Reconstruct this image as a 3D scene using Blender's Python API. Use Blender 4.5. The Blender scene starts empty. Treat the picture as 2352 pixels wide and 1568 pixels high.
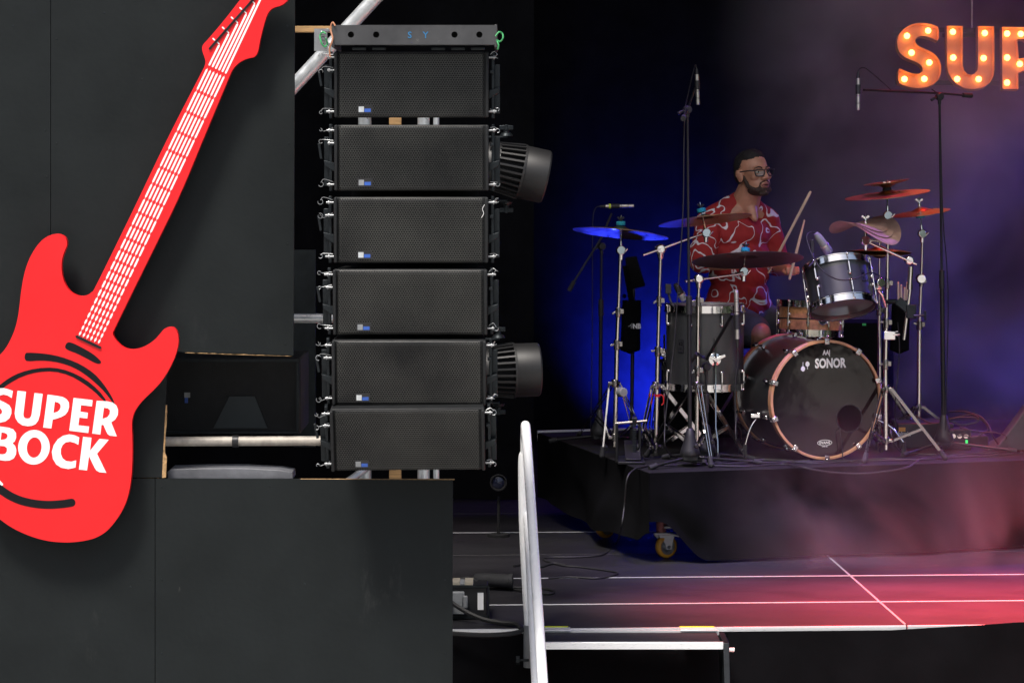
import bpy, math, random
from mathutils import Vector, Matrix, noise as mnoise
from mathutils.geometry import tessellate_polygon
random.seed(7)
V = Vector
R = math.radians
sc = bpy.context.scene
col = sc.collection

# ------------------------------------------------------------------ camera
# The photograph was measured on a 2352 px wide copy: focal length 5976 px, horizon on row 375,
# camera 2.0 m above the stage deck (deck = z 0, y runs away from the camera, x to the right).
FPX, CX, HY, CAMZ = 5976.0, 1176.0, 375.0, 2.0
cam = bpy.data.cameras.new("Camera")
cam.lens = 36.0 * FPX / 2352.0
cam.sensor_width = 36.0
cam.shift_y = -(784.0 - HY) / 2352.0
cam.clip_start, cam.clip_end = 0.5, 2000.0
camo = bpy.data.objects.new("Camera", cam)
camo.location = (0, 0, CAMZ)
camo.rotation_euler = (R(90), 0, 0)
col.objects.link(camo)
sc.camera = camo

# ------------------------------------------------------------------ sky, sun, exposure
world = bpy.data.worlds.new("World")
sc.world = world
world.use_nodes = True
wn = world.node_tree
bg = wn.nodes["Background"]
sky = wn.nodes.new("ShaderNodeTexSky")
sky.sky_type = 'NISHITA'
sky.sun_disc = False
sky.sun_elevation = R(61)
sky.sun_rotation = R(200)
sky.air_density = 1.0
sky.dust_density = 4.0
sky.ozone_density = 1.0
wn.links.new(sky.outputs[0], bg.inputs[0])
bg.inputs[1].default_value = 0.125
sun = bpy.data.lights.new("Sun", 'SUN')
sun.energy = 4.0
sun.angle = R(14)
sun.color = (1.0, 0.95, 0.88)
suno = bpy.data.objects.new("Sun", sun)
suno.rotation_euler = V((0.22, 0.42, -0.88)).to_track_quat('-Z', 'Y').to_euler()
suno.location = (-4, 0, 9)
col.objects.link(suno)
sc.view_settings.view_transform = 'Standard'
sc.view_settings.look = 'None'
sc.view_settings.exposure = 0.3
sc.view_settings.gamma = 1.0
sc.view_settings.use_curve_mapping = False
cy = sc.cycles
cy.use_denoising = True
cy.max_bounces = 6
cy.diffuse_bounces = 2
cy.glossy_bounces = 4
cy.transmission_bounces = 6
cy.transparent_max_bounces = 8
cy.volume_bounces = 1
cy.volume_max_steps = 96
cy.sample_clamp_indirect = 6.0
cy.caustics_reflective = False
cy.caustics_refractive = False


def W(x, y, d):
    """A point seen at column x, row y of the measured copy, standing d metres away."""
    return V(((x - CX) * d / FPX, d, CAMZ - (y - HY) * d / FPX))


# ------------------------------------------------------------------ mesh helpers
ORG = {}


def frame(o, z, xh=(1, 0, 0)):
    z = V(z).normalized()
    xh = V(xh)
    x = (xh - z * xh.dot(z))
    if x.length < 1e-4:
        x = V((0, 1, 0)) - z * z.y
    x.normalize()
    y = z.cross(x)
    m = Matrix((x, y, z)).transposed().to_4x4()
    m.translation = V(o)
    return m


def catmull(pts, n=6, closed=False):
    pts = [V(p) for p in pts]
    out = []
    m = len(pts)
    rng = m if closed else m - 1
    for i in range(rng):
        p1, p2 = pts[i], pts[(i + 1) % m]
        p0 = pts[i - 1] if (i > 0 or closed) else p1
        p3 = pts[(i + 2) % m] if (i + 2 < m or closed) else p2
        for k in range(n):
            t = k / n
            out.append(0.5 * ((2 * p1) + (p2 - p0) * t + (2 * p0 - 5 * p1 + 4 * p2 - p3) * t * t + (3 * p1 - p0 - 3 * p2 + p3) * t ** 3))
    if not closed:
        out.append(pts[-1])
    return out


def chaikin(p, it=1):
    for _ in range(it):
        q = []
        for i in range(len(p)):
            a, b = p[i], p[(i + 1) % len(p)]
            q.append((a[0] * .75 + b[0] * .25, a[1] * .75 + b[1] * .25))
            q.append((a[0] * .25 + b[0] * .75, a[1] * .25 + b[1] * .75))
        p = q
    return p


class MB:
    def __init__(self):
        self.v = []
        self.f = []

    def add(self, vs, fs, M=None):
        b = len(self.v)
        self.v += [(M @ V(p)) if M is not None else V(p) for p in vs]
        self.f += [tuple(i + b for i in f) for f in fs]
        return self

    def box(self, c, s, M=None, tx=1.0, ty=1.0):
        c = V(c)
        x, y, z = s[0] / 2, s[1] / 2, s[2] / 2
        vs = [c + V(p) for p in ((-x, -y, -z), (x, -y, -z), (x, y, -z), (-x, y, -z), (-x * tx, -y * ty, z), (x * tx, -y * ty, z), (x * tx, y * ty, z), (-x * tx, y * ty, z))]
        return self.add(vs, ((0, 3, 2, 1), (4, 5, 6, 7), (0, 1, 5, 4), (1, 2, 6, 5), (2, 3, 7, 6), (3, 0, 4, 7)), M)

    def bar(self, p0, p1, w, t, side=(0, 1, 0)):
        """flat bar from p0 to p1, w wide (across `side`), t thick along `side`"""
        p0, p1 = V(p0), V(p1)
        z = p1 - p0
        M = frame((p0 + p1) / 2, z, V(side).cross(z) if V(side).cross(z).length > 1e-6 else (1, 0, 0))
        return self.box((0, 0, 0), (w, t, z.length), M)

    def tube(self, p0, p1, r0, r1=None, n=12, caps=True):
        r1 = r0 if r1 is None else r1
        p0, p1 = V(p0), V(p1)
        M = frame(p0, p1 - p0)
        return self.lathe([(r0, 0), (r1, (p1 - p0).length)], M, n, caps)

    def lathe(self, prof, M=None, n=32, caps=True):
        vs, fs = [], []
        m = len(prof)
        for r, z in prof:
            for k in range(n):
                a = 2 * math.pi * k / n
                vs.append((r * math.cos(a), r * math.sin(a), z))
        for i in range(m - 1):
            for k in range(n):
                k2 = (k + 1) % n
                fs.append((i * n + k, i * n + k2, (i + 1) * n + k2, (i + 1) * n + k))
        if caps:
            if prof[0][0] > 1e-5:
                fs.append(tuple(range(n - 1, -1, -1)))
            if prof[-1][0] > 1e-5:
                fs.append(tuple((m - 1) * n + k for k in range(n)))
        return self.add(vs, fs, M)

    def ring(self, r0, r1, z0, z1, M=None, n=40):
        """a hoop: inner radius r0, outer r1, between z0 and z1"""
        vs, fs = [], []
        for r, z in ((r0, z0), (r1, z0), (r1, z1), (r0, z1)):
            for k in range(n):
                a = 2 * math.pi * k / n
                vs.append((r * math.cos(a), r * math.sin(a), z))
        for i in range(4):
            for k in range(n):
                k2 = (k + 1) % n
                j = (i + 1) % 4
                fs.append((i * n + k, i * n + k2, j * n + k2, j * n + k))
        return self.add(vs, fs, M)

    def path(self, pts, r, n=8, smooth=0, closed=False):
        if smooth:
            rr = r
            pts = catmull(pts, smooth, closed)
        pts = [V(p) for p in pts]
        m = len(pts)
        vs, fs = [], []
        nrm = None
        for i, p in enumerate(pts):
            a = pts[i - 1] if (i > 0 or closed) else p
            b = pts[(i + 1) % m] if (i < m - 1 or closed) else p
            t = (b - a)
            t = t.normalized() if t.length > 1e-9 else V((0, 0, 1))
            if nrm is None:
                nrm = t.orthogonal().normalized()
            nrm = (nrm - t * nrm.dot(t))
            nrm = nrm.normalized() if nrm.length > 1e-6 else t.orthogonal().normalized()
            bn = t.cross(nrm)
            ri = r[min(len(r) - 1, int(i * len(r) / m))] if isinstance(r, (list, tuple)) else r
            for k in range(n):
                an = 2 * math.pi * k / n
                vs.append(p + (nrm * math.cos(an) + bn * math.sin(an)) * ri)
        for i in range(m if closed else m - 1):
            i2 = (i + 1) % m
            for k in range(n):
                k2 = (k + 1) % n
                fs.append((i * n + k, i * n + k2, i2 * n + k2, i2 * n + k))
        if not closed:
            fs.append(tuple(range(n - 1, -1, -1)))
            fs.append(tuple((m - 1) * n + k for k in range(n)))
        return self.add(vs, fs)

    def ball(self, c, r, M=None, n=16, m=10):
        r = (r, r, r) if not isinstance(r, (tuple, list)) else r
        vs, fs = [], []
        for i in range(m + 1):
            t = math.pi * i / m
            for k in range(n):
                a = 2 * math.pi * k / n
                vs.append(V((c[0] + r[0] * math.sin(t) * math.cos(a), c[1] + r[1] * math.sin(t) * math.sin(a), c[2] - r[2] * math.cos(t))))
        for i in range(m):
            for k in range(n):
                k2 = (k + 1) % n
                fs.append((i * n + k, i * n + k2, (i + 1) * n + k2, (i + 1) * n + k))
        return self.add(vs, fs, M)

    def prism(self, polys, mp, depth):
        """polys: [outer, hole, ...] of 2-d points; mp maps a 2-d point to world; depth: world vector to the back"""
        allp = [q for p in polys for q in p]
        tri = tessellate_polygon([[V((q[0], q[1], 0)) for q in p] for p in polys])
        dv = V(depth)
        fr = [mp(q) for q in allp]
        n = len(allp)
        vs = fr + [p + dv for p in fr]
        fs = []
        ref = -dv
        for t in tri:
            a, b, c = (fr[i] for i in t)
            if (b - a).cross(c - a).dot(ref) < 0:
                t = (t[0], t[2], t[1])
            fs.append(tuple(t))
            fs.append(tuple(i + n for i in reversed(t)))
        o = 0
        for p in polys:
            m = len(p)
            for i in range(m):
                j = (i + 1) % m
                fs.append((o + i, o + j, o + j + n, o + i + n))
            o += m
        return self.add(vs, fs)

    def capsule(self, p0, p1, r0, r1, n=14):
        """tapered limb with round ends"""
        p0, p1 = V(p0), V(p1)
        L = (p1 - p0).length
        prof = []
        for i in range(6):
            a = math.pi / 2 * (1 - i / 5)
            prof.append((max(r0 * math.cos(a), 1e-6), -r0 * math.sin(a)))
        for i in range(6):
            a = math.pi / 2 * i / 5
            prof.append((max(r1 * math.cos(a), 1e-6), L + r1 * math.sin(a)))
        return self.lathe(prof, frame(p0, p1 - p0), n)

    def build(self, name, m, parent=None, kind=None, bevel=0, flat=False, label=None, cat=None, group=None, fix=True, ang=38):
        if parent is not None:
            org = ORG[parent.name]
        else:
            xs = [p.x for p in self.v]
            ys = [p.y for p in self.v]
            org = V(((min(xs) + max(xs)) / 2, (min(ys) + max(ys)) / 2, min(p.z for p in self.v)))
        me = bpy.data.meshes.new(name)
        me.from_pydata([p - org for p in self.v], [], self.f)
        if fix:
            import bmesh
            bm = bmesh.new()
            bm.from_mesh(me)
            bmesh.ops.recalc_face_normals(bm, faces=bm.faces)
            bm.to_mesh(me)
            bm.free()
        if not flat:
            me.polygons.foreach_set("use_smooth", [True] * len(me.polygons))
            me.set_sharp_from_angle(angle=R(ang))
        me.update()
        return link(name, me, m, parent, org, kind, bevel, label, cat, group)


def link(name, me, m, parent, org, kind=None, bevel=0, label=None, cat=None, group=None):
    o = bpy.data.objects.new(name, me)
    if m is not None:
        me.materials.append(m)
    col.objects.link(o)
    if parent is not None:
        o.parent = parent
    else:
        o.location = org
    ORG[o.name] = org
    if bevel:
        b = o.modifiers.new("Bevel", 'BEVEL')
        b.width = bevel
        b.segments = 2
        b.limit_method = 'ANGLE'
    if kind:
        o["kind"] = kind
    if label:
        o["label"] = label
    if cat:
        o["category"] = cat
    if group:
        o["group"] = group
    return o


def thing(name, label, cat, loc=(0, 0, 0), group=None):
    o = bpy.data.objects.new(name, None)
    o.empty_display_size = 0.1
    o.location = loc
    col.objects.link(o)
    o["label"] = label
    o["category"] = cat
    if group:
        o["group"] = group
    ORG[o.name] = V(loc)
    return o


def copy_tree(o, loc=None, label=None, parent=None):
    c = o.copy()
    col.objects.link(c)
    if parent is not None:
        c.parent = parent
    if loc is not None:
        c.location = loc
        ORG[c.name] = V(loc)
    if label:
        c["label"] = label
    for ch in [x for x in col.objects if x.parent == o]:
        copy_tree(ch, parent=c)
    return c


def text_geo(s, size, bold=0.0, xs=1.0, align='CENTER'):
    cu = bpy.data.curves.new("t", 'FONT')
    cu.body = s
    cu.size = size
    cu.offset = bold
    cu.align_x = align
    cu.resolution_u = 3
    ob = bpy.data.objects.new("t", cu)
    col.objects.link(ob)
    dg = bpy.context.evaluated_depsgraph_get()
    me = bpy.data.meshes.new_from_object(ob.evaluated_get(dg))
    vs = [V((p.co.x * xs, p.co.y, 0)) for p in me.vertices]
    fs = [tuple(p.vertices) for p in me.polygons]
    bpy.data.objects.remove(ob)
    bpy.data.curves.remove(cu)
    bpy.data.meshes.remove(me)
    return vs, fs


def decal_frame(o, normal, up=(0, 0, 1)):
    """local x = reading direction, y = up, z = out of the surface"""
    n = V(normal).normalized()
    u = V(up)
    u = (u - n * u.dot(n)).normalized()
    x = u.cross(n)
    m = Matrix((x, u, n)).transposed().to_4x4()
    m.translation = V(o)
    return m


# ------------------------------------------------------------------ materials
def nd(t, kind, **kw):
    n = t.nodes.new(kind)
    for k, v in kw.items():
        setattr(n, k, v)
    return n


def mat(name, c, rough=0.5, metal=0.0, var=0.0, vs=8.0, rv=0.0, bump=0.0, bs=40.0, stretch=(1, 1, 1), spec=0.5, c2=None, coat=0.0, emit=None, es=0.0, detail=4.0, world=False):
    m = bpy.data.materials.new(name)
    m.use_nodes = True
    t = m.node_tree
    b = t.nodes["Principled BSDF"]
    b.inputs["Base Color"].default_value = (*c, 1)
    b.inputs["Roughness"].default_value = rough
    b.inputs["Metallic"].default_value = metal
    b.inputs["Specular IOR Level"].default_value = spec
    if coat:
        b.inputs["Coat Weight"].default_value = coat
        b.inputs["Coat Roughness"].default_value = 0.08
    if emit:
        b.inputs["Emission Color"].default_value = (*emit, 1)
        b.inputs["Emission Strength"].default_value = es
    if var or rv or bump:
        tc = nd(t, "ShaderNodeTexCoord")
        mp = nd(t, "ShaderNodeMapping")
        mp.inputs["Scale"].default_value = stretch
        t.links.new(nd(t, "ShaderNodeNewGeometry").outputs["Position"] if world else tc.outputs["Object"], mp.inputs[0])
        nz = nd(t, "ShaderNodeTexNoise")
        nz.inputs["Scale"].default_value = vs
        nz.inputs["Detail"].default_value = detail
        nz.inputs["Roughness"].default_value = 0.62
        t.links.new(mp.outputs[0], nz.inputs["Vector"])
        if var:
            rp = nd(t, "ShaderNodeValToRGB")
            rp.color_ramp.elements[0].position = 0.3
            rp.color_ramp.elements[1].position = 0.72
            a = [max(0, x * (1 - var)) for x in c]
            d = c2 if c2 else [min(1, x * (1 + var)) for x in c]
            rp.color_ramp.elements[0].color = (*a, 1)
            rp.color_ramp.elements[1].color = (*d, 1)
            t.links.new(nz.outputs["Fac"], rp.inputs[0])
            t.links.new(rp.outputs[0], b.inputs["Base Color"])
        if rv:
            mr = nd(t, "ShaderNodeMapRange")
            mr.inputs["From Min"].default_value = 0.3
            mr.inputs["From Max"].default_value = 0.7
            mr.inputs["To Min"].default_value = max(0.02, rough - rv)
            mr.inputs["To Max"].default_value = min(1, rough + rv)
            t.links.new(nz.outputs["Fac"], mr.inputs[0])
            t.links.new(mr.outputs[0], b.inputs["Roughness"])
        if bump:
            n2 = nd(t, "ShaderNodeTexNoise")
            n2.inputs["Scale"].default_value = bs
            n2.inputs["Detail"].default_value = 3
            t.links.new(mp.outputs[0], n2.inputs["Vector"])
            bp = nd(t, "ShaderNodeBump")
            bp.inputs["Strength"].default_value = bump
            bp.inputs["Distance"].default_value = 0.004
            t.links.new(n2.outputs["Fac"], bp.inputs["Height"])
            t.links.new(bp.outputs[0], b.inputs["Normal"])
    return m


def scuffs(m, colr=(0.35, 0.35, 0.36), scale=(9, 9, 2.2), lo=0.66, hi=0.74, amt=0.5):
    """worn, lighter scratches on a painted surface"""
    t = m.node_tree
    b = t.nodes["Principled BSDF"]
    src = b.inputs["Base Color"].links[0].from_socket if b.inputs["Base Color"].links else None
    tc = nd(t, "ShaderNodeTexCoord")
    mp = nd(t, "ShaderNodeMapping")
    mp.inputs["Scale"].default_value = scale
    t.links.new(tc.outputs["Object"], mp.inputs[0])
    n1 = nd(t, "ShaderNodeTexNoise")
    n1.inputs["Scale"].default_value = 1.0
    n1.inputs["Detail"].default_value = 9
    n1.inputs["Roughness"].default_value = 0.75
    t.links.new(mp.outputs[0], n1.inputs["Vector"])
    n2 = nd(t, "ShaderNodeTexNoise")
    n2.inputs["Scale"].default_value = 1.3
    t.links.new(tc.outputs["Object"], n2.inputs["Vector"])
    r1 = nd(t, "ShaderNodeMapRange")
    r1.inputs["From Min"].default_value = lo
    r1.inputs["From Max"].default_value = hi
    t.links.new(n1.outputs["Fac"], r1.inputs[0])
    r2 = nd(t, "ShaderNodeMapRange")
    r2.inputs["From Min"].default_value = 0.5
    r2.inputs["From Max"].default_value = 0.62
    t.links.new(n2.outputs["Fac"], r2.inputs[0])
    mu = nd(t, "ShaderNodeMath", operation='MULTIPLY')
    t.links.new(r1.outputs[0], mu.inputs[0])
    t.links.new(r2.outputs[0], mu.inputs[1])
    m2 = nd(t, "ShaderNodeMath", operation='MULTIPLY')
    t.links.new(mu.outputs[0], m2.inputs[0])
    m2.inputs[1].default_value = amt
    mx = nd(t, "ShaderNodeMixRGB")
    t.links.new(m2.outputs[0], mx.inputs[0])
    if src:
        t.links.new(src, mx.inputs[1])
    else:
        mx.inputs[1].default_value = b.inputs["Base Color"].default_value
    mx.inputs[2].default_value = (*colr, 1)
    t.links.new(mx.outputs[0], b.inputs["Base Color"])
    return m


M = {}
M['wall'] = scuffs(scuffs(mat("painted_plywood", (0.0116, 0.0142, 0.0150), 0.60, var=0.22, vs=2.3, rv=0.12, bump=0.18, bs=38, spec=0.13, detail=7), (0.09, 0.09, 0.088), (5, 5, 1.6), 0.58, 0.76, 0.32), (0.16, 0.155, 0.14), (26, 26, 5), 0.66, 0.72, 0.6)
M['ply_edge'] = mat("raw_plywood_edge", (0.42, 0.26, 0.12), 0.85, var=0.5, vs=60, bump=0.5, bs=90)
M['red'] = mat("red_sign_paint", (0.78, 0.009, 0.013), 0.42, var=0.08, vs=3, rv=0.06, bump=0.02, bs=30, spec=0.4)
M['red_edge'] = mat("red_sign_edge", (0.55, 0.012, 0.015), 0.6, var=0.15, vs=20)
M['white'] = mat("white_print", (0.86, 0.86, 0.86), 0.5, var=0.03, vs=10)
M['black_print'] = mat("black_print", (0.006, 0.006, 0.008), 0.35, var=0.2, vs=12, spec=0.2)
M['cab'] = mat("speaker_cabinet_paint", (0.010, 0.011, 0.012), 0.55, var=0.3, vs=14, bump=0.35, bs=240, spec=0.3)
M['grille'] = mat("dusty_steel_grille", (0.019, 0.020, 0.0215), 0.40, metal=0.3, var=0.45, vs=2.6, rv=0.1, spec=0.6, c2=(0.066, 0.066, 0.060), world=True)
M['foam'] = mat("grille_foam", (0.006, 0.006, 0.007), 0.95, var=0.3, vs=30)
M['steel'] = mat("dark_rigging_steel", (0.014, 0.018, 0.021), 0.45, metal=0.6, var=0.3, vs=20, bump=0.1)
M['greybeam'] = scuffs(mat("grey_powder_coat", (0.048, 0.049, 0.052), 0.5, metal=0.2, var=0.2, vs=9, rv=0.1), (0.45, 0.42, 0.38), (14, 14, 14), 0.62, 0.7, 0.7)
M['galv'] = mat("galvanised_tube", (0.62, 0.65, 0.67), 0.36, metal=0.5, var=0.18, vs=18, rv=0.1, bump=0.05, bs=80)
M['galv_dirty'] = mat("weathered_tube", (0.36, 0.33, 0.29), 0.55, metal=0.2, var=0.3, vs=22, rv=0.1, bump=0.2, bs=60)
M['alu'] = mat("brushed_aluminium", (0.86, 0.87, 0.88), 0.33, metal=0.4, var=0.06, vs=30, rv=0.08, stretch=(1, 20, 20))
M['rail'] = mat("white_rail", (0.90, 0.91, 0.92), 0.28, metal=0.0, var=0.02, vs=5, rv=0.05)
M['timber'] = mat("timber", (0.50, 0.30, 0.13), 0.8, var=0.3, vs=12, stretch=(1, 8, 8), bump=0.2)
M['chrome'] = mat("chrome", (0.80, 0.78, 0.77), 0.12, metal=1.0, var=0.04, vs=25, rv=0.04)
M['chrome_old'] = mat("worn_chrome", (0.74, 0.68, 0.63), 0.14, metal=1.0, var=0.04, vs=10, rv=0.03)
M['chrome_dark'] = mat("shaded_chrome", (0.30, 0.28, 0.27), 0.25, metal=1.0, var=0.1, vs=20, rv=0.06)  # chrome with the shade on the right-hand stands put into its colour
M['blackm'] = mat("black_metal", (0.016, 0.016, 0.018), 0.42, metal=0.3, var=0.2, vs=20)
M['blackp'] = mat("black_plastic", (0.016, 0.016, 0.018), 0.5, var=0.2, vs=20)
M['rubber'] = mat("black_rubber", (0.018, 0.018, 0.02), 0.8, var=0.25, vs=25, bump=0.2)
M['greyp'] = mat("grey_plastic", (0.22, 0.23, 0.24), 0.5, var=0.12, vs=15)
M['lightcan'] = mat("light_housing", (0.010, 0.010, 0.011), 0.50, metal=0.1, var=0.2, vs=10)
M['drape'] = mat("black_stage_drape", (0.007, 0.007, 0.008), 0.95, var=0.3, vs=5, bump=0.2, bs=90, spec=0.05)
M['cloth'] = mat("black_riser_cloth", (0.0045, 0.0045, 0.0055), 0.95, var=0.35, vs=3, bump=0.15, bs=70, spec=0.05)
M['carpet'] = mat("black_riser_carpet", (0.011, 0.0105, 0.012), 0.95, var=0.3, vs=14, bump=0.6, bs=160, spec=0.15)
M['deck'] = scuffs(mat("phenolic_deck", (0.016, 0.015, 0.018), 0.50, var=0.18, vs=2.0, rv=0.08, bump=0.3, bs=160, stretch=(0.8, 1.6, 1), spec=0.4), (0.10, 0.09, 0.09), (2.5, 6, 4), 0.60, 0.80, 0.35)
M['ground'] = mat("paving", (0.42, 0.41, 0.39), 0.9, var=0.2, vs=2)
M['leaf'] = mat("foliage", (0.045, 0.075, 0.025), 0.8, var=0.6, vs=1.5, bump=0.8, bs=4)
M['tent'] = mat("white_tent_canvas", (0.80, 0.80, 0.78), 0.8, var=0.05, vs=2)
M['roof'] = mat("roof_canvas", (0.02, 0.02, 0.022), 0.9, var=0.2, vs=2)
M['shell'] = mat("satin_black_shell", (0.028, 0.029, 0.032), 0.36, var=0.12, vs=6, rv=0.04, spec=0.7, coat=0.15)
M['snarewood'] = mat("maple_burl", (0.66, 0.31, 0.13), 0.32, var=0.42, vs=26, rv=0.05, coat=0.3, detail=6)
M['hoopwood'] = mat("copper_wood_hoop", (0.62, 0.31, 0.17), 0.4, var=0.2, vs=14, coat=0.2)
M['head'] = mat("ebony_drumhead", (0.011, 0.0065, 0.0065), 0.07, var=0.3, vs=2.5, rv=0.03, bump=0.35, bs=4, spec=0.55)
M['headclear'] = mat("clear_drumhead", (0.20, 0.17, 0.18), 0.3, var=0.15, vs=8)
M['headwhite'] = mat("coated_drumhead", (0.62, 0.60, 0.58), 0.6, var=0.06, vs=12)
M['brass'] = mat("cymbal_bronze", (0.46, 0.27, 0.13), 0.33, metal=1.0, var=0.2, vs=20, rv=0.08)
M['dark_cym'] = mat("dark_ride_bronze", (0.14, 0.10, 0.10), 0.45, metal=0.9, var=0.3, vs=14, rv=0.08)
M['pale_cym'] = mat("raw_trash_bronze", (0.40, 0.25, 0.19), 0.55, metal=0.35, var=0.25, vs=18, rv=0.1)
M['felt'] = mat("turquoise_felt", (0.02, 0.33, 0.42), 0.9, var=0.15, vs=60)
M['mic'] = mat("nickel_microphone", (0.60, 0.57, 0.53), 0.34, metal=0.9, var=0.1, vs=40)
M['micgrille'] = mat("microphone_grille", (0.33, 0.33, 0.33), 0.5, metal=0.7, var=0.3, vs=220, bump=0.4, bs=400)
M['orange'] = mat("orange_castor_tyre", (0.62, 0.29, 0.03), 0.45, var=0.12, vs=20)
M['zinc'] = mat("zinc_plate", (0.30, 0.31, 0.32), 0.38, metal=0.7, var=0.15, vs=30)
M['redpost'] = mat("worn_red_steel", (0.42, 0.17, 0.16), 0.55, metal=0.4, var=0.45, vs=20)
M['stick'] = mat("maple_drumstick", (0.74, 0.56, 0.40), 0.5, var=0.12, vs=20, stretch=(1, 1, 0.2))
M['tarp'] = mat("grey_plastic_sheet", (0.13, 0.135, 0.15), 0.4, var=0.25, vs=9, bump=0.7, bs=22)
M['yellow'] = mat("fluorescent_tape", (0.62, 0.75, 0.03), 0.6, var=0.1, vs=20)
M['green'] = mat("green_tape", (0.03, 0.45, 0.12), 0.6, var=0.1, vs=20)
M['redtape'] = mat("red_cable_tie", (0.65, 0.02, 0.02), 0.5, var=0.1, vs=20)
M['blueprint'] = mat("blue_badge_print", (0.03, 0.10, 0.42), 0.4, var=0.1, vs=20)
M['cable'] = mat("black_cable", (0.012, 0.012, 0.013), 0.6, var=0.2, vs=30)
M['cable_green'] = mat("green_cord", (0.04, 0.30, 0.10), 0.6, var=0.15, vs=30)
M['cable_copper'] = mat("copper_cord", (0.45, 0.20, 0.11), 0.6, var=0.15, vs=30)
M['letter'] = mat("orange_channel_letter", (0.80, 0.34, 0.14), 0.45, var=0.12, vs=12)
M['bulb'] = mat("lit_bulb", (0.9, 0.6, 0.3), 0.3, emit=(1.0, 0.50, 0.11), es=6.0)
M['bulbcore'] = mat("bulb_filament", (1, 0.8, 0.5), 0.3, emit=(1.0, 0.72, 0.35), es=40.0)
M['skin'] = mat("skin", (0.50, 0.24, 0.15), 0.42, var=0.12, vs=30, rv=0.06, bump=0.05, bs=140)
M['hair'] = mat("black_hair", (0.012, 0.009, 0.009), 0.75, var=0.3, vs=90, bump=0.8, bs=260)
M['beard'] = mat("dark_beard", (0.050, 0.030, 0.022), 0.8, var=0.5, vs=120, bump=0.9, bs=300)
M['lip'] = mat("lips", (0.24, 0.085, 0.07), 0.45, var=0.1, vs=60)
M['eye'] = mat("eye_white", (0.55, 0.50, 0.46), 0.25, var=0.05, vs=40)
M['iris'] = mat("dark_iris", (0.02, 0.012, 0.008), 0.15, var=0.1, vs=60)
M['shorts'] = mat("grey_shorts", (0.085, 0.085, 0.10), 0.85, var=0.2, vs=14, bump=0.4, bs=160)
M['lens_blue'] = mat("lit_blue_lens", (0.02, 0.03, 0.2), 0.2, emit=(0.02, 0.06, 1.0), es=6.0)
M['lens_red'] = mat("lit_red_lens", (0.2, 0.02, 0.02), 0.2, emit=(1.0, 0.04, 0.03), es=6.0)
M['lens_off'] = mat("dark_lens", (0.012, 0.014, 0.03), 0.08, var=0.1, vs=10)
M['led_green'] = mat("green_indicator", (0.02, 0.4, 0.08), 0.4, emit=(0.05, 1.0, 0.2), es=0.8)


def shirt_mat():
    m = mat("red_printed_shirt", (0.34, 0.018, 0.018), 0.8, var=0.12, vs=9, bump=0.3, bs=220)
    t = m.node_tree
    b = t.nodes["Principled BSDF"]
    src = b.inputs["Base Color"].links[0].from_socket
    tc = nd(t, "ShaderNodeTexCoord")
    n1 = nd(t, "ShaderNodeTexNoise")
    n1.inputs["Scale"].default_value = 8.8
    n1.inputs["Detail"].default_value = 0.6
    n1.inputs["Distortion"].default_value = 1.1
    t.links.new(tc.outputs["Object"], n1.inputs["Vector"])
    s = nd(t, "ShaderNodeMath", operation='SUBTRACT')
    s.inputs[1].default_value = 0.5
    t.links.new(n1.outputs["Fac"], s.inputs[0])
    a = nd(t, "ShaderNodeMath", operation='ABSOLUTE')
    t.links.new(s.outputs[0], a.inputs[0])
    r = nd(t, "ShaderNodeMapRange")
    r.inputs["From Min"].default_value = 0.025
    r.inputs["From Max"].default_value = 0.018
    t.links.new(a.outputs[0], r.inputs[0])
    n2 = nd(t, "ShaderNodeTexNoise")
    n2.inputs["Scale"].default_value = 7.0
    n2.inputs["Detail"].default_value = 1.0
    t.links.new(tc.outputs["Object"], n2.inputs["Vector"])
    r2 = nd(t, "ShaderNodeMapRange")
    r2.inputs["From Min"].default_value = 0.36
    r2.inputs["From Max"].default_value = 0.38
    t.links.new(n2.outputs["Fac"], r2.inputs[0])
    mu = nd(t, "ShaderNodeMath", operation='MULTIPLY')
    t.links.new(r.outputs[0], mu.inputs[0])
    t.links.new(r2.outputs[0], mu.inputs[1])
    n3 = nd(t, "ShaderNodeTexNoise")
    n3.inputs["Scale"].default_value = 130
    t.links.new(tc.outputs["Object"], n3.inputs["Vector"])
    r3 = nd(t, "ShaderNodeValToRGB")
    r3.color_ramp.elements[0].color = (0.60, 0.55, 0.58, 1)
    r3.color_ramp.elements[1].color = (0.88, 0.84, 0.86, 1)
    t.links.new(n3.outputs["Fac"], r3.inputs[0])
    mx = nd(t, "ShaderNodeMixRGB")
    t.links.new(mu.outputs[0], mx.inputs[0])
    t.links.new(src, mx.inputs[1])
    t.links.new(r3.outputs[0], mx.inputs[2])
    t.links.new(mx.outputs[0], b.inputs["Base Color"])
    return m


M['shirt'] = shirt_mat()
glass = bpy.data.materials.new("spectacle_glass")
glass.use_nodes = True
gt = glass.node_tree
gt.nodes.clear()
g_o, g_t, g_g, g_m = nd(gt, "ShaderNodeOutputMaterial"), nd(gt, "ShaderNodeBsdfTransparent"), nd(gt, "ShaderNodeBsdfGlossy"), nd(gt, "ShaderNodeMixShader")
g_t.inputs[0].default_value = (0.93, 0.95, 0.95, 1)
g_g.inputs["Roughness"].default_value = 0.03
g_m.inputs[0].default_value = 0.07
gt.links.new(g_t.outputs[0], g_m.inputs[1])
gt.links.new(g_g.outputs[0], g_m.inputs[2])
gt.links.new(g_m.outputs[0], g_o.inputs[0])
M['glass'] = glass

# ================================================================== SETTING
mb = MB()
mb.box((0, 0, -1.45), (600, 600, 0.1))
mb.build("ground", M['ground'], kind="structure")

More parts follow.
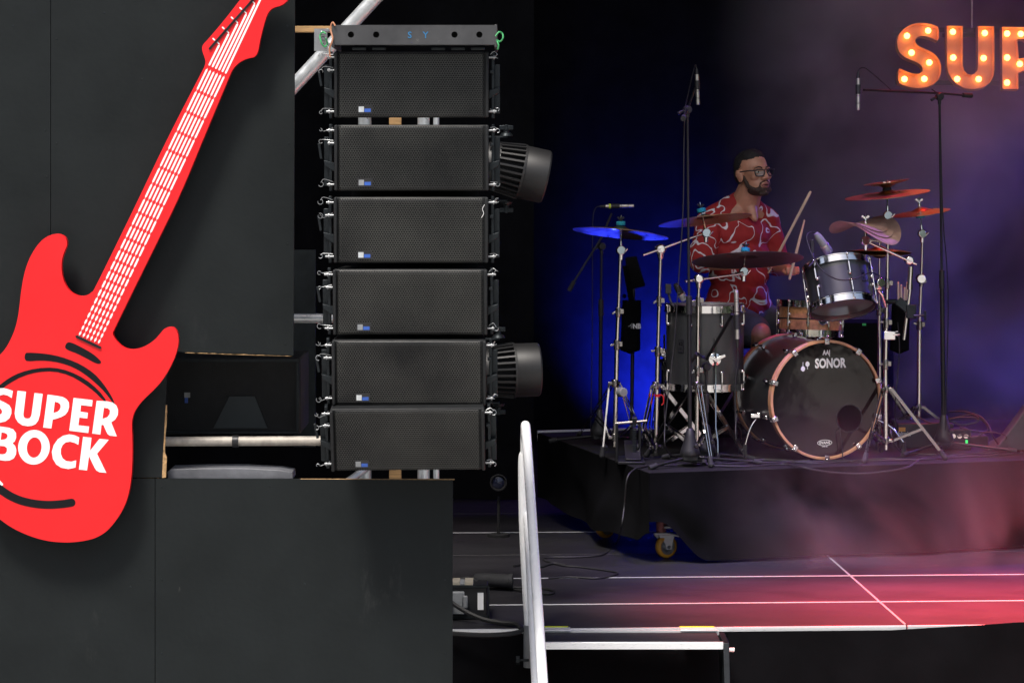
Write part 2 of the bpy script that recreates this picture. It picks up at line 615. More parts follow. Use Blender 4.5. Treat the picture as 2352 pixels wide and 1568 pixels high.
# trees and a tent added out of view, only to reflect in chrome and drumheads
def added_treeline(label, x0, y0, x1, y1, h, seed):
    vs, fs = [], []
    nx, nz = 70, 16
    d = V((x1 - x0, y1 - y0, 0)).normalized()
    nr = V((-d.y, d.x, 0))
    for i in range(nx + 1):
        t = i / nx
        for k in range(nz + 1):
            w = k / nz
            hh = h * (0.7 + 0.5 * mnoise.noise((t * 9, 0, seed)))
            q = 2.2 * mnoise.noise((t * 14, w * 5, seed)) + 1.0 * mnoise.noise((t * 45, w * 14, seed + 2)) + 3 * (1 - (2 * w - 1) ** 2)
            vs.append(V((x0 + (x1 - x0) * t, y0 + (y1 - y0) * t, -1.4 + hh * w + (0.6 * mnoise.noise((t * 60, w * 9, seed)) if k == nz else 0))) + nr * q)
    for i in range(nx):
        for k in range(nz):
            a = i * (nz + 1) + k
            fs.append((a, a + 1, a + nz + 2, a + nz + 1))
    mb = MB()
    mb.add(vs, fs)
    return mb.build("added_treeline", M['leaf'], kind="stuff", label=label, cat="trees", fix=False, ang=180)


added_treeline("added dark trees out of view on the left, reflected in the chrome", -24, 9, -17, -34, 13, 1)
added_treeline("added dark trees out of view on the right, reflected in the chrome", 26, -34, 24, 10, 13, 5)
tent = thing("added_tent", "added white peaked tent behind the camera, reflected in the bass drum head", "tent", (13.5, -2, -1.4))
mb = MB()
mb.lathe([(2.5, 1.0), (2.45, 1.25), (1.2, 1.9), (0.05, 3.2), (0.0001, 3.2)], Matrix.Translation((13.5, -2, 0)) @ Matrix.Rotation(R(20), 4, 'Z'), 4)
mb.build("canopy", M['tent'], tent)
for a in (65, 155, 245, 335):
    mb = MB()
    mb.tube((13.5 + 2.4 * math.cos(R(a)), -2 + 2.4 * math.sin(R(a)), -1.4), (13.5 + 2.4 * math.cos(R(a)), -2 + 2.4 * math.sin(R(a)), 1.1), 0.04)
    mb.build("pole", M['galv'], tent)
mb = MB()
mb.box((13.9, -3.9, -0.2), (2.6, 0.05, 2.4), None)
mb.build("side_wall", M['tent'], tent)

SA = R(2.8)


def S(u, v, z=0.0):
    """stage frame: u along the front edge, v into the stage"""
    return V((u * math.cos(SA) - v * math.sin(SA), 11.17 + u * math.sin(SA) + v * math.cos(SA), z))


MS = Matrix.Translation((0, 11.17, 0)) @ Matrix.Rotation(SA, 4, 'Z')
mb = MB()
mb.box((1.6, 4.0, -0.72), (10.0, 7.98, 1.2), MS)
stage = mb.build("stage_floor", M['blackm'], kind="structure")
us = [-2.29, -0.29, 1.71, 3.71, 5.71]
vs_ = [0.0, 0.62, 1.37, 2.12, 2.93, 3.7, 4.5, 5.3, 6.1, 6.9, 7.9]
gap = 0.004
for i in range(len(us) - 1):
    for j in range(len(vs_) - 1):
        u0, u1, v0, v1 = us[i] + gap, us[i + 1] - gap, vs_[j] + 0.012, vs_[j + 1] - 0.003
        mb = MB()
        mb.box(((u0 + u1) / 2, (v0 + v1) / 2, -0.03), (u1 - u0, v1 - v0, 0.06), MS)
        mb.build("deck_panel", M['deck'], stage, bevel=0.001)
        mb = MB()   # bright aluminium edge profile in front of every panel
        hw = 0.0075 if j < 3 else 0.006
        mb.box(((u0 + u1) / 2, vs_[j] + 0.004, -0.029 if j else -0.007), (u1 - u0, hw * 2 if j == 0 else 0.008, 0.062 if j else 0.018), MS)
        if not (i == 2 and j == 1 and False) and (j < 3 or (j == 4 and i < 2)):
            mb.build("edge_profile", M['alu'], stage)
for u in us[1:4]:
    for s_ in (-1, 1):
        mb = MB()
        mb.box((u + s_ * 0.0035, 3.9, -0.0285), (0.0014, 7.7, 0.062), MS)
        mb.build("side_profile", M['alu'], stage)


def folds(name, p0, p1, z0, z1, m, amp=0.05, wl=0.35, nx=160, nz=14, seed=0, kind=None, label=None, cat=None, parent=None, sag=None):
    """hanging cloth between p0 and p1 with uneven vertical folds and real thickness of fold"""
    p0, p1 = V(p0), V(p1)
    d = (p1 - p0)
    L = d.length
    d.normalize()
    nrm = V((d.y, -d.x, 0))
    vs, fs = [], []
    for i in range(nx + 1):
        t = i / nx
        for k in range(nz + 1):
            w = k / nz
            ph = t * L / wl * 2 * math.pi
            q = amp * (0.35 + 0.65 * w) * (math.sin(ph + 1.3 * mnoise.noise((t * L * 1.1, w * 0.6, seed))) * 0.5 + mnoise.noise((t * L * 2.2, w * 0.9 + 5, seed + 3)) * 0.9)
            zt = z1 + (sag(t) if sag else 0)
            p = p0 + d * (t * L) + nrm * q
            p.z = zt + (z0 - zt) * w
            vs.append(p)
    for i in range(nx):
        for k in range(nz):
            a = i * (nz + 1) + k
            fs.append((a, a + 1, a + nz + 2, a + nz + 1))
    mb = MB()
    mb.add(vs, fs)
    mb.add([v_ - nrm * 0.006 for v_ in vs], [tuple(reversed(f)) for f in fs])
    return mb.build(name, m, parent, kind=kind, label=label, cat=cat, fix=False, ang=180)


folds("back_drape", (-3.4, 18.6, 0), (7.2, 18.6, 0), -0.1, 6.8, M['drape'], 0.035, 0.6, 220, 10, 1, label="black pleated drape across the back of the stage", cat="drape")
folds("side_drape", (-2.9, 11.6, 0), (-2.9, 18.5, 0), -0.1, 6.8, M['drape'], 0.08, 0.5, 120, 8, 2, label="black drape closing the stage on the loudspeaker side", cat="drape")
folds("side_drape", (6.6, 18.5, 0), (6.6, 12.0, 0), -0.1, 6.8, M['drape'], 0.08, 0.5, 120, 8, 3, label="black drape closing the far wing beside the lit letters", cat="drape")
mb = MB()
mb.box((1.8, 14.8, 6.9), (12, 8.6, 0.12))
mb.build("stage_roof", M['roof'], label="dark canvas roof over the whole stage", cat="roof")

folds("spill_block_drape", (-2.85, 15.45, 0), (0.13, 15.45, 0), 0.005, 6.8, M['drape'], 0.05, 0.45, 90, 8, 6, label="black drape added behind the speaker array to block the blue spill", cat="drape")  # drape added to keep the blue flood off the left deck
# skirt under the stage edge
SKZ = -0.045
folds("stage_skirt", S(0.93, -0.035), S(5.6, -0.035), -1.38, -0.012, M['cloth'], 0.035, 0.9, 200, 18, 9, label="black cloth skirt hanging below the stage edge beside the steps", cat="skirt",
      sag=lambda t: 0.030 * max(0, min(1, (t - 0.15) / 0.12)))
folds("stage_skirt", S(-2.2, -0.02), S(0.93, -0.02), -1.38, -0.017, M['cloth'], 0.01, 0.9, 60, 8, 4, label="black cloth skirt in the shade behind the steps", cat="skirt")

# ================================================================== BLACK PLYWOOD WALL
DW = 10.30
TH = V((0, 0.018, 0))
wall = thing("plywood_wall", "black painted plywood wall behind the red guitar", "wall", (-1.0, DW, -1.4))


def wp(q):
    return W(q[0], q[1], DW)


def rough_line(a, b, n, amp):
    out = []
    for i in range(n):
        t = i / n
        w = 0 if i == 0 else amp
        out.append((a[0] + (b[0] - a[0]) * t + random.uniform(-w, w), a[1] + (b[1] - a[1]) * t + random.uniform(-w, w)))
    return out


# upper panels with the rough cut-out
mb = MB()
mb.prism([[(-460, -900), (115.6, -900), (115.6, 1096), (-460, 1096)]], wp, TH)
mb.build("panel", M['wall'], wall)
cut = [(117, -900), (681, -900)] + rough_line((681, -900), (674, 816), 3, 0)[1:] + rough_line((674, 816), (420, 808), 26, 0.9) + [(396, 806)] + rough_line((382, 868), (376, 1096), 24, 1.6) + [(375, 1096), (117, 1096)]
mb = MB()
mb.prism([cut], wp, TH)
mb.build("panel", M['wall'], wall)
mb = MB()
mb.prism([[(-460, 1098.5), (355.5, 1098.5), (355.5, 2600), (-460, 2600)]], wp, TH)
mb.build("panel", M['wall'], wall)
mb = MB()
mb.prism([[(357, 1098.5), (1040, 1101.5), (1038, 2600), (357, 2600)]], wp, TH)
mb.build("panel", M['wall'], wall)
# raw torn plywood along the cut edges
mb = MB()
mb.prism([rough_line((383.5, 930), (379, 1040), 14, 0.8) + [(379, 1040), (383, 1050), (381, 1096), (372, 1097), (374.5, 1042), (380.5, 930)]], lambda q: W(q[0], q[1], DW - 0.0015), V((0, 0.010, 0)))
mb.build("torn_edge", M['ply_edge'], wall)
mb = MB()
mb.prism([rough_line((425, 809.5), (672, 817.5), 40, 1.0) + [(672, 818.2), (560, 815.0), (425, 810.3)]], lambda q: W(q[0], q[1], DW - 0.001), V((0, 0.012, 0)))
mb.build("torn_edge", M['ply_edge'], wall)
mb = MB()
mb.box(W(708, 1100.2, DW + 0.009), (1.16, 0.0165, 0.003))
mb.build("raw_top_edge", M['ply_edge'], wall)
for x, y in ((30, 60), (104, 300), (104, 620), (130, 90), (130, 330), (660, 60), (664, 330), (660, 560), (655, 790), (240, 30), (326, 183), (108, 406), (30, 1118), (340, 1118), (345, 1330), (372, 1118), (372, 1330), (372, 1500), (620, 1116), (860, 1122), (1022, 1118), (1022, 1330), (1022, 1500), (300, 1347), (700, 1340)):
    mb = MB()
    p = W(x, y, DW)
    mb.lathe([(0.0001, 0.0012), (0.0036, 0.001), (0.0044, 0.0)], frame(p, (0, -1, 0)), 10)
    mb.build("screw", M['wall'] if (x + y) % 3 else M['steel'], wall)
# posts that hold the wall up (behind it)
for x in (-300, 60, 340):
    mb = MB()
    p = W(x, 400, DW + 0.06)
    mb.box((p.x, p.y, 0.8), (0.08, 0.06, 4.5))
    mb.build("timber_post", M['timber'], wall)

# ================================================================== RED GUITAR SIGN
DG = 10.20
gx = lambda z: (z[0] * .5158, 470.4 + z[1] * .5158)
gn = lambda z: (141.1 + z[0] * .5402, z[1] * .5402)
body_a = [(411, 385), (395, 400), (365, 408), (335, 402), (305, 380), (285, 345), (274, 300), (273, 255), (283, 215), (297, 185), (299, 165), (290, 143), (270, 131), (245, 129), (215, 138), (185, 158), (155, 195), (130, 240), (112, 290), (100, 345), (92, 400), (87, 450), (80, 500), (68, 550), (50, 595), (25, 640), (0, 668), (-40, 705), (-80, 760), (-110, 830), (-125, 920), (-130, 1020), (-125, 1120), (-110, 1220), (-85, 1300), (-50, 1355), (0, 1400), (50, 1435), (100, 1460), (160, 1483), (220, 1497), (280, 1502), (330, 1501), (390, 1492), (430, 1480), (470, 1457), (500, 1425), (530, 1385), (555, 1340), (572, 1290), (583, 1230), (588, 1170), (590, 1100), (589, 1030), (586, 985), (588, 955), (597, 925), (612, 898), (640, 865), (680, 828), (720, 785), (755, 730), (780, 675), (793, 630), (796, 595), (790, 565), (775, 546), (752, 543), (730, 552), (712, 575), (690, 600), (655, 625), (620, 640), (585, 645), (555, 638), (530, 620), (508, 590), (501, 572)]
neck_r = [(219, 1410), (300, 1245), (400, 1043), (505, 830), (610, 575), (715, 325)]
head_g = [(725, 300), (745, 275), (775, 255), (800, 247), (820, 245), (836, 225), (845, 170), (860, 110), (872, 70), (885, 45), (905, 32), (935, 25), (958, 8), (968, -12), (962, -45), (930, -75), (870, -90), (805, -62), (760, 0), (690, 90), (620, 172), (600, 192), (597, 212), (607, 240), (614, 262), (609, 283)]
neck_l = [(600, 300), (450, 590), (350, 800), (280, 945), (135, 1240)]
outl = [gx(p) for p in body_a] + [gn(p) for p in neck_r] + [gn(p) for p in head_g] + [gn(p) for p in neck_l]
outl = chaikin(outl, 2)
gp = lambda q: W(q[0], q[1], DG)
guitar = thing("guitar_sign", "big red cut-out electric guitar with white brand lettering on the black wall", "sign", W(150, 1245, DG))
mb = MB()
mb.prism([outl], gp, V((0, 0.032, 0)))
mb.build("guitar_body", M['red'], guitar, bevel=0.0015, ang=30)
for q in ((130, 700), (130, 1100), (300, 560), (470, 250)):
    mb = MB()
    p = W(q[0], q[1], DG)
    mb.tube(p + V((0, 0.03, 0)), p + V((0, DW - DG + 0.002, 0)), 0.02)
    mb.build("spacer", M['blackm'], guitar)
GF = lambda q: W(q[0], q[1], DG - 0.0018)
PR = V((0, 0.0014, 0))
lz = lambda z: (z[0] * .2040, 865.5 + z[1] * .2040)


def ell(cx, cy, rx, ry, n=36, tilt=0.0):
    return [(cx + rx * math.cos(a) * math.cos(tilt) - ry * math.sin(a) * math.sin(tilt), cy + rx * math.cos(a) * math.sin(tilt) + ry * math.sin(a) * math.cos(tilt)) for a in [2 * math.pi * i / n for i in range(n)]]


LET = [
    [[(145, 158), (100, 140), (40, 125), (-30, 128), (-85, 155), (-115, 205), (-112, 260), (-80, 305), (-30, 335), (10, 360), (25, 385), (18, 412), (-10, 425), (-60, 418), (-125, 395), (-135, 480), (-80, 505), (0, 513), (60, 500), (105, 465), (128, 410), (128, 360), (105, 318), (60, 290), (10, 268), (-15, 245), (-18, 225), (0, 208), (40, 197), (85, 208), (132, 236)]],
    [[(197, 155), (293, 165), (263, 420), (268, 450), (285, 464), (310, 468), (335, 462), (350, 440), (357, 410), (388, 180), (481, 190), (448, 430), (430, 490), (400, 530), (360, 548), (310, 553), (250, 542), (205, 510), (175, 465), (165, 410)]],
    [[(535, 198), (640, 212), (710, 226), (750, 250), (775, 285), (778, 335), (765, 385), (735, 425), (690, 450), (640, 467), (593, 480), (578, 578), (486, 568)], [(617, 278), (655, 287), (680, 310), (683, 340), (670, 370), (645, 392), (602, 405)]],
    [[(828, 235), (1043, 260), (1035, 330), (912, 316), (904, 390), (990, 402), (983, 466), (893, 456), (882, 543), (1003, 557), (994, 630), (780, 603)]],
    [[(1088, 268), (1200, 273), (1270, 288), (1310, 320), (1330, 370), (1325, 430), (1295, 480), (1252, 510), (1315, 667), (1240, 660), (1215, 645), (1200, 620), (1165, 540), (1143, 538), (1130, 647), (1038, 635)], [(1170, 346), (1215, 352), (1238, 375), (1235, 415), (1210, 450), (1153, 472)]],
    [[(-110, 543), (0, 556), (100, 570), (150, 590), (180, 630), (182, 680), (165, 725), (140, 745), (170, 775), (184, 820), (180, 870), (155, 915), (110, 938), (60, 942), (0, 935), (-160, 917)], [(18, 622), (55, 628), (82, 645), (85, 670), (70, 695), (45, 703), (7, 708)], [(-2, 773), (50, 778), (78, 800), (78, 835), (60, 862), (30, 870), (-13, 868)]],
    [ell(382, 790, 178, 195, 40, 0.12), ell(385, 793, 83, 115, 32, 0.1)],
    [[(892, 680), (840, 655), (780, 645), (710, 660), (650, 700), (605, 765), (583, 840), (595, 920), (635, 985), (690, 1020), (770, 1035), (850, 1018), (858, 937), (800, 952), (745, 945), (705, 915), (685, 865), (685, 810), (705, 765), (740, 735), (790, 727), (840, 740), (882, 762)]],
    [[(935, 672), (1030, 683), (1013, 830), (1120, 695), (1225, 706), (1092, 862), (1197, 1078), (1120, 1070), (1085, 1050), (1065, 1020), (1002, 890), (980, 1050), (888, 1040)]],
]
for polys in LET:
    mb = MB()
    mb.prism([[lz(p) for p in q] for q in polys], GF, PR)
    mb.build("letter", M['white'], guitar, flat=True)
mb = MB()
mb.prism([[lz(p) for p in ((-20, 1150), (0, 1165), (32, 1200), (35, 1215), (22, 1222), (-20, 1195))]], GF, PR)
mb.build("emblem_tip", M['white'], guitar, flat=True)
arc0 = [(290, 625), (300, 611), (318, 612), (360, 632), (410, 660), (445, 690), (452, 703), (440, 709), (415, 700), (385, 683), (340, 660), (305, 648), (290, 638)]
arc2 = [(112, 660), (125, 657), (180, 660), (240, 668), (300, 685), (360, 710), (420, 750), (460, 795), (490, 840), (505, 868), (513, 892), (505, 885), (480, 850), (450, 815), (400, 770), (350, 735), (300, 712), (240, 697), (180, 692), (120, 697), (108, 685)]
arc3 = [(-30, 825), (0, 800), (40, 770), (90, 745), (160, 727), (240, 723), (310, 740), (380, 775), (440, 825), (477, 875), (462, 873), (420, 830), (370, 793), (310, 758), (240, 740), (170, 743), (100, 762), (40, 795), (0, 825), (-30, 852)]
for a in (arc0, arc2, arc3):
    mb = MB()
    mb.prism([chaikin([gx(p) for p in a], 1)], lambda q: W(q[0], q[1], DG - 0.0012), V((0, 0.001, 0)))
    mb.build("arc_mark", M['black_print'], guitar, flat=True)


def ribbon(pts, w):
    pts = [p.xy for p in catmull([(p[0], p[1], 0) for p in pts], 6)]
    up, dn = [], []
    for i, p in enumerate(pts):
        t = (pts[min(i + 1, len(pts) - 1)] - pts[max(i - 1, 0)]).normalized()
        n = V((-t.y, t.x))
        up.append(tuple(p + n * w))
        dn.append(tuple(p - n * w))
    t = (pts[-1] - pts[-2]).normalized()
    n = V((-t.y, t.x))
    cap = [tuple(pts[-1] + n * w * math.cos(a) + t * w * math.sin(a)) for a in [math.pi * k / 8 for k in range(1, 8)]]
    return up + cap + dn[::-1]


mb = MB()
mb.prism([[lz(p) for p in ribbon([(-90, 1190), (-30, 1238), (40, 1290), (120, 1340), (220, 1384), (330, 1414), (450, 1432), (570, 1437), (700, 1428), (805, 1412)], 45)]], lambda q: W(q[0], q[1], DG - 0.0012), V((0, 0.001, 0)))
mb.build("arc_mark", M['black_print'], guitar, flat=True)
# six strings broken by the frets
mb = MB()
tops = [V((476.7 + (515.6 - 476.7) * i / 5, 157 + (174.2 - 157) * i / 5)) for i in range(6)]
bots = [V((181.1 + (225 - 181.1) * i / 5, 771.6 + (790 - 771.6) * i / 5)) for i in range(6)]
nfr, ratio = 22, 0.935
tot = sum(ratio ** k for k in range(nfr))


def dash(a, b, w):
    d = (b - a).normalized()
    n = V((-d.y, d.x)) * w
    e = d * w
    return [tuple(a + n + e), tuple(a + n * .4), tuple(a - n * .4), tuple(a - n + e), tuple(b - n - e), tuple(b - n * .4), tuple(b + n * .4), tuple(b + n - e)]


for i in range(6):
    t0 = 0
    for k in range(nfr):
        t1 = t0 + ratio ** k / tot
        a = tops[i].lerp(bots[i], t0)
        b = tops[i].lerp(bots[i], t1)
        d = (b - a).normalized()
        g = 2.6
        mb.prism([dash(a + d * g, b - d * g, 2.15)], GF, PR)
        t0 = t1
    mb.prism([dash(tops[i], bots[i], 0.35)], lambda q: W(q[0], q[1], DG - 0.0008), V((0, 0.0006, 0)))
    hz = lambda z: V(((480 + z[0] / 7.129) * .9408, z[1] / 7.129 * .9408))
    e = [(395, 785), (560, 590), (715, 415), (865, 250), (1010, 80), (1150, -90)][i]
    s0 = (215 + 57 * i, 1145 + 28 * i)
    mb.prism([dash(hz(s0), hz(e), 2.2)], GF, PR)
    if i < 5:
        mb.prism([dash(hz(e) + V((.6, -1.0)), hz((e[0] - 40, e[1] - 55)), 1.3)], GF, PR)
        mb.prism([dash(hz((e[0] - 75, e[1] - 78)), hz((e[0] - 118, e[1] - 118)), 1.7)], GF, PR)
mb.build("strings", M['white'], guitar, kind="stuff", flat=True)
mb = MB()
mb.prism([dash(V((173.5, 771.5)), V((232, 799.5)), 3.0)], lambda q: W(q[0], q[1], DG - 0.006), V((0, 0.0055, 0)))
mb.build("bridge_bar", M['steel'], guitar, flat=True)
mb = MB()
mb.prism([dash(hz((215, 865)), hz((1080, -115)), 2.6)], lambda q: W(q[0], q[1], DG - 0.006), V((0, 0.0055, 0)))
mb.build("tuner_rail", M['steel'], guitar, flat=True)

# ================================================================== THINGS SEEN THROUGH THE OPENING
sub = thing("stage_loudspeaker", "black loudspeaker lying in the opening of the plywood wall", "loudspeaker", W(530, 1000, 11.0))
mb = MB()
a, b = W(372, 822, 10.95), W(690, 998, 10.95)
mb.box(((a.x + b.x) / 2, 11.18, (a.z + b.z) / 2), (b.x - a.x, 0.45, a.z - b.z))
mb.build("cabinet", M['cab'], sub, bevel=0.008)
mb = MB()
for y0, y1, x0, x1 in ((824, 832, 380, 686), (990, 996, 380, 686), (832, 990, 680, 687)):
    p, q = W(x0, y0, 10.94), W(x1, y1, 10.94)
    mb.box(((p.x + q.x) / 2, 10.942, (p.z + q.z) / 2), (q.x - p.x, 0.014, p.z - q.z))
mb.build("frame_lip", M['steel'], sub, bevel=0.002)
mb = MB()
mb.prism([[(527, 910), (585, 910), (614, 983), (490, 983)]], lambda q: W(q[0], q[1], 10.944), V((0, 0.004, 0)))
mb.build("lit_horn_patch", mat("lit_patch_grey", (0.03, 0.04, 0.044), 0.6, var=0.1), sub)  # horn patch lit through the grille, its light put into a lighter grey
mb = MB()
p = W(430, 907, 10.945)
mb.box(p, (0.024, 0.004, 0.021))
mb.build("badge", M['zinc'], sub)
mb = MB()
mb.box(W(428, 919, 10.945), (0.013, 0.004, 0.022))
mb.build("badge_print", M['blueprint'], sub)


def tube_thing(name, label, pts, r, m, cat="tube", smooth=0, coupler=None):
    t = MB()
    t.path(pts, r, 14, smooth)
    o = thing(name, label, cat, pts[0])
    t.build("tube", m, o)
    if coupler is not None:
        t = MB()
        t.tube(coupler - V((0.012, 0, 0)), coupler + V((0.012, 0, 0)), r * 1.25)
        t.build("joint", M['blackm'], o)
    return o


tube_thing("scaffold_tube", "weathered jointed scaffold tube across the opening below the black loudspeaker", [W(300, 1014, 10.42), W(738, 1012, 10.42)], 0.0195, M['galv_dirty'], coupler=W(541, 1013, 10.42))
tube_thing("scaffold_tube", "short bright scaffold tube between the plywood and the third speaker from the bottom", [W(560, 731, 11.0), W(770, 731, 11.0)], 0.0205, M['galv'])
tube_thing("scaffold_tube", "bright diagonal scaffold tube behind the top of the speaker array", [W(560, 322, 11.5), W(960, -110, 11.5)], 0.0315, M['galv'])
for x, r, m_, w_ in ((838, 0.03, 'galv', "widest"), (973, 0.028, 'galv', "second"), (1002, 0.014, 'galv', "thin")):
    tube_thing("upright_tube", {"widest": "galvanised upright glimpsed in the gap under the top speaker, nearest its logo", "second": "galvanised upright glimpsed in the gap under the top speaker, right of the orange plank", "thin": "thin galvanised upright glimpsed at the far end of the gap under the top speaker"}[w_], [W(x, 170, 11.75), W(x, 1300, 11.75)], r, M[m_], "upright")
mb = MB()
mb.box((W(908, 600, 11.8).x, 11.8, 1.4), (0.055, 0.03, 1.9))
mb.build("timber_upright", M['timber'], label="orange timber plank upright glimpsed in the gap under the top speaker", cat="timber", bevel=0.002)
tube_thing("brace_tube", "bright sloping brace glimpsed under the bottom speaker", [W(700, 1175, 11.2), W(905, 1030, 11.6)], 0.016, M['galv'], "brace")
mb = MB()
mb.box(W(700, 68, 11.3), (0.42, 0.05, 0.027))
mb.build("timber_batten", M['timber'], label="pale timber batten between the wall and the top of the array", cat="timber", bevel=0.002)
mb = MB()
mb.prism([[(384, 1084), (392, 1077), (470, 1075), (560, 1075), (640, 1079), (671, 1084), (673, 1099), (386, 1099)]], lambda q: W(q[0], q[1], 10.36), V((0, 0.14, 0.0)))
mb.build("wrapped_beam", M['tarp'], label="grey plastic wrapped beam on the sill of the opening", cat="beam", bevel=0.006)
mb = MB()
mb.box(W(700, 800, 11.9), (0.10, 0.02, 0.9))
mb.build("steel_bracket", M['steel'], label="dark steel bracket in the shade behind the plywood edge", cat="bracket")

# ================================================================== LINE ARRAY
DA = 9.95
BW, BH, BD = 0.591, 0.2615, 0.38
rows = [(117, 272, 0), (284, 441, 0.8), (451, 606, 2), (617, 772, 4.5), (780, 934, 8), (940, 1083, 17)]
xc = [945, 945, 944, 942, 939.5, 936.5]
# one perforated grille mesh, bent over the top and bottom lips
pitch = 0.0096


def grille_mesh(w, h, lip=0.016):
    vs, fs = [], []
    rows_n = int(h / (pitch * 0.866))
    cols_n = int(w / pitch)
    for j in range(rows_n):
        for i in range(cols_n):
            cx = -w / 2 + pitch * (i + 0.5 + 0.5 * (j % 2))
            cz = -h / 2 + pitch * 0.866 * (j + 0.5)
            if cx + pitch / 2 > w / 2:
                continue
            b = len(vs)
            for ro in (pitch / math.sqrt(3), pitch * 0.40):
                for k in range(6):
                    a = math.pi / 6 + k * math.pi / 3
                    vs.append((cx + ro * math.cos(a), 0, cz + ro * math.sin(a)))
            for k in range(6):
                vs.append((vs[b + 6 + k][0], 0.0022, vs[b + 6 + k][2]))
            for k in range(6):
                k2 = (k + 1) % 6
                fs.append((b + k, b + k2, b + 6 + k2, b + 6 + k))
                fs.append((b + 6 + k, b + 6 + k2, b + 12 + k2, b + 12 + k))
    out = []
    for x, y, z in vs:
        for s_ in (1, -1):
            e = z * s_ - (h / 2 - lip)
            if e > 0:
                th = min(e / lip, 1.3) * 1.15
                y = lip * (1 - math.cos(th)) + y
                z = s_ * (h / 2 - lip + lip * math.sin(th))
        e = abs(x) - (w / 2 - 0.008)
        if e > 0:
            y += e * 0.8
        out.append((x, y, z))
    me = bpy.data.meshes.new("grille")
    me.from_pydata(out, [], fs)
    me.materials.append(M['grille'])
    me.update()
    return me


GM = grille_mesh(BW - 0.030, BH - 0.006)


def loop_pts(c, r, a0, a1, n=9, ax=(1, 0, 0), ay=(0, 0, 1)):
    return [V(c) + V(ax) * r * math.cos(a0 + (a1 - a0) * k / (n - 1)) + V(ay) * r * math.sin(a0 + (a1 - a0) * k / (n - 1)) for k in range(n)]


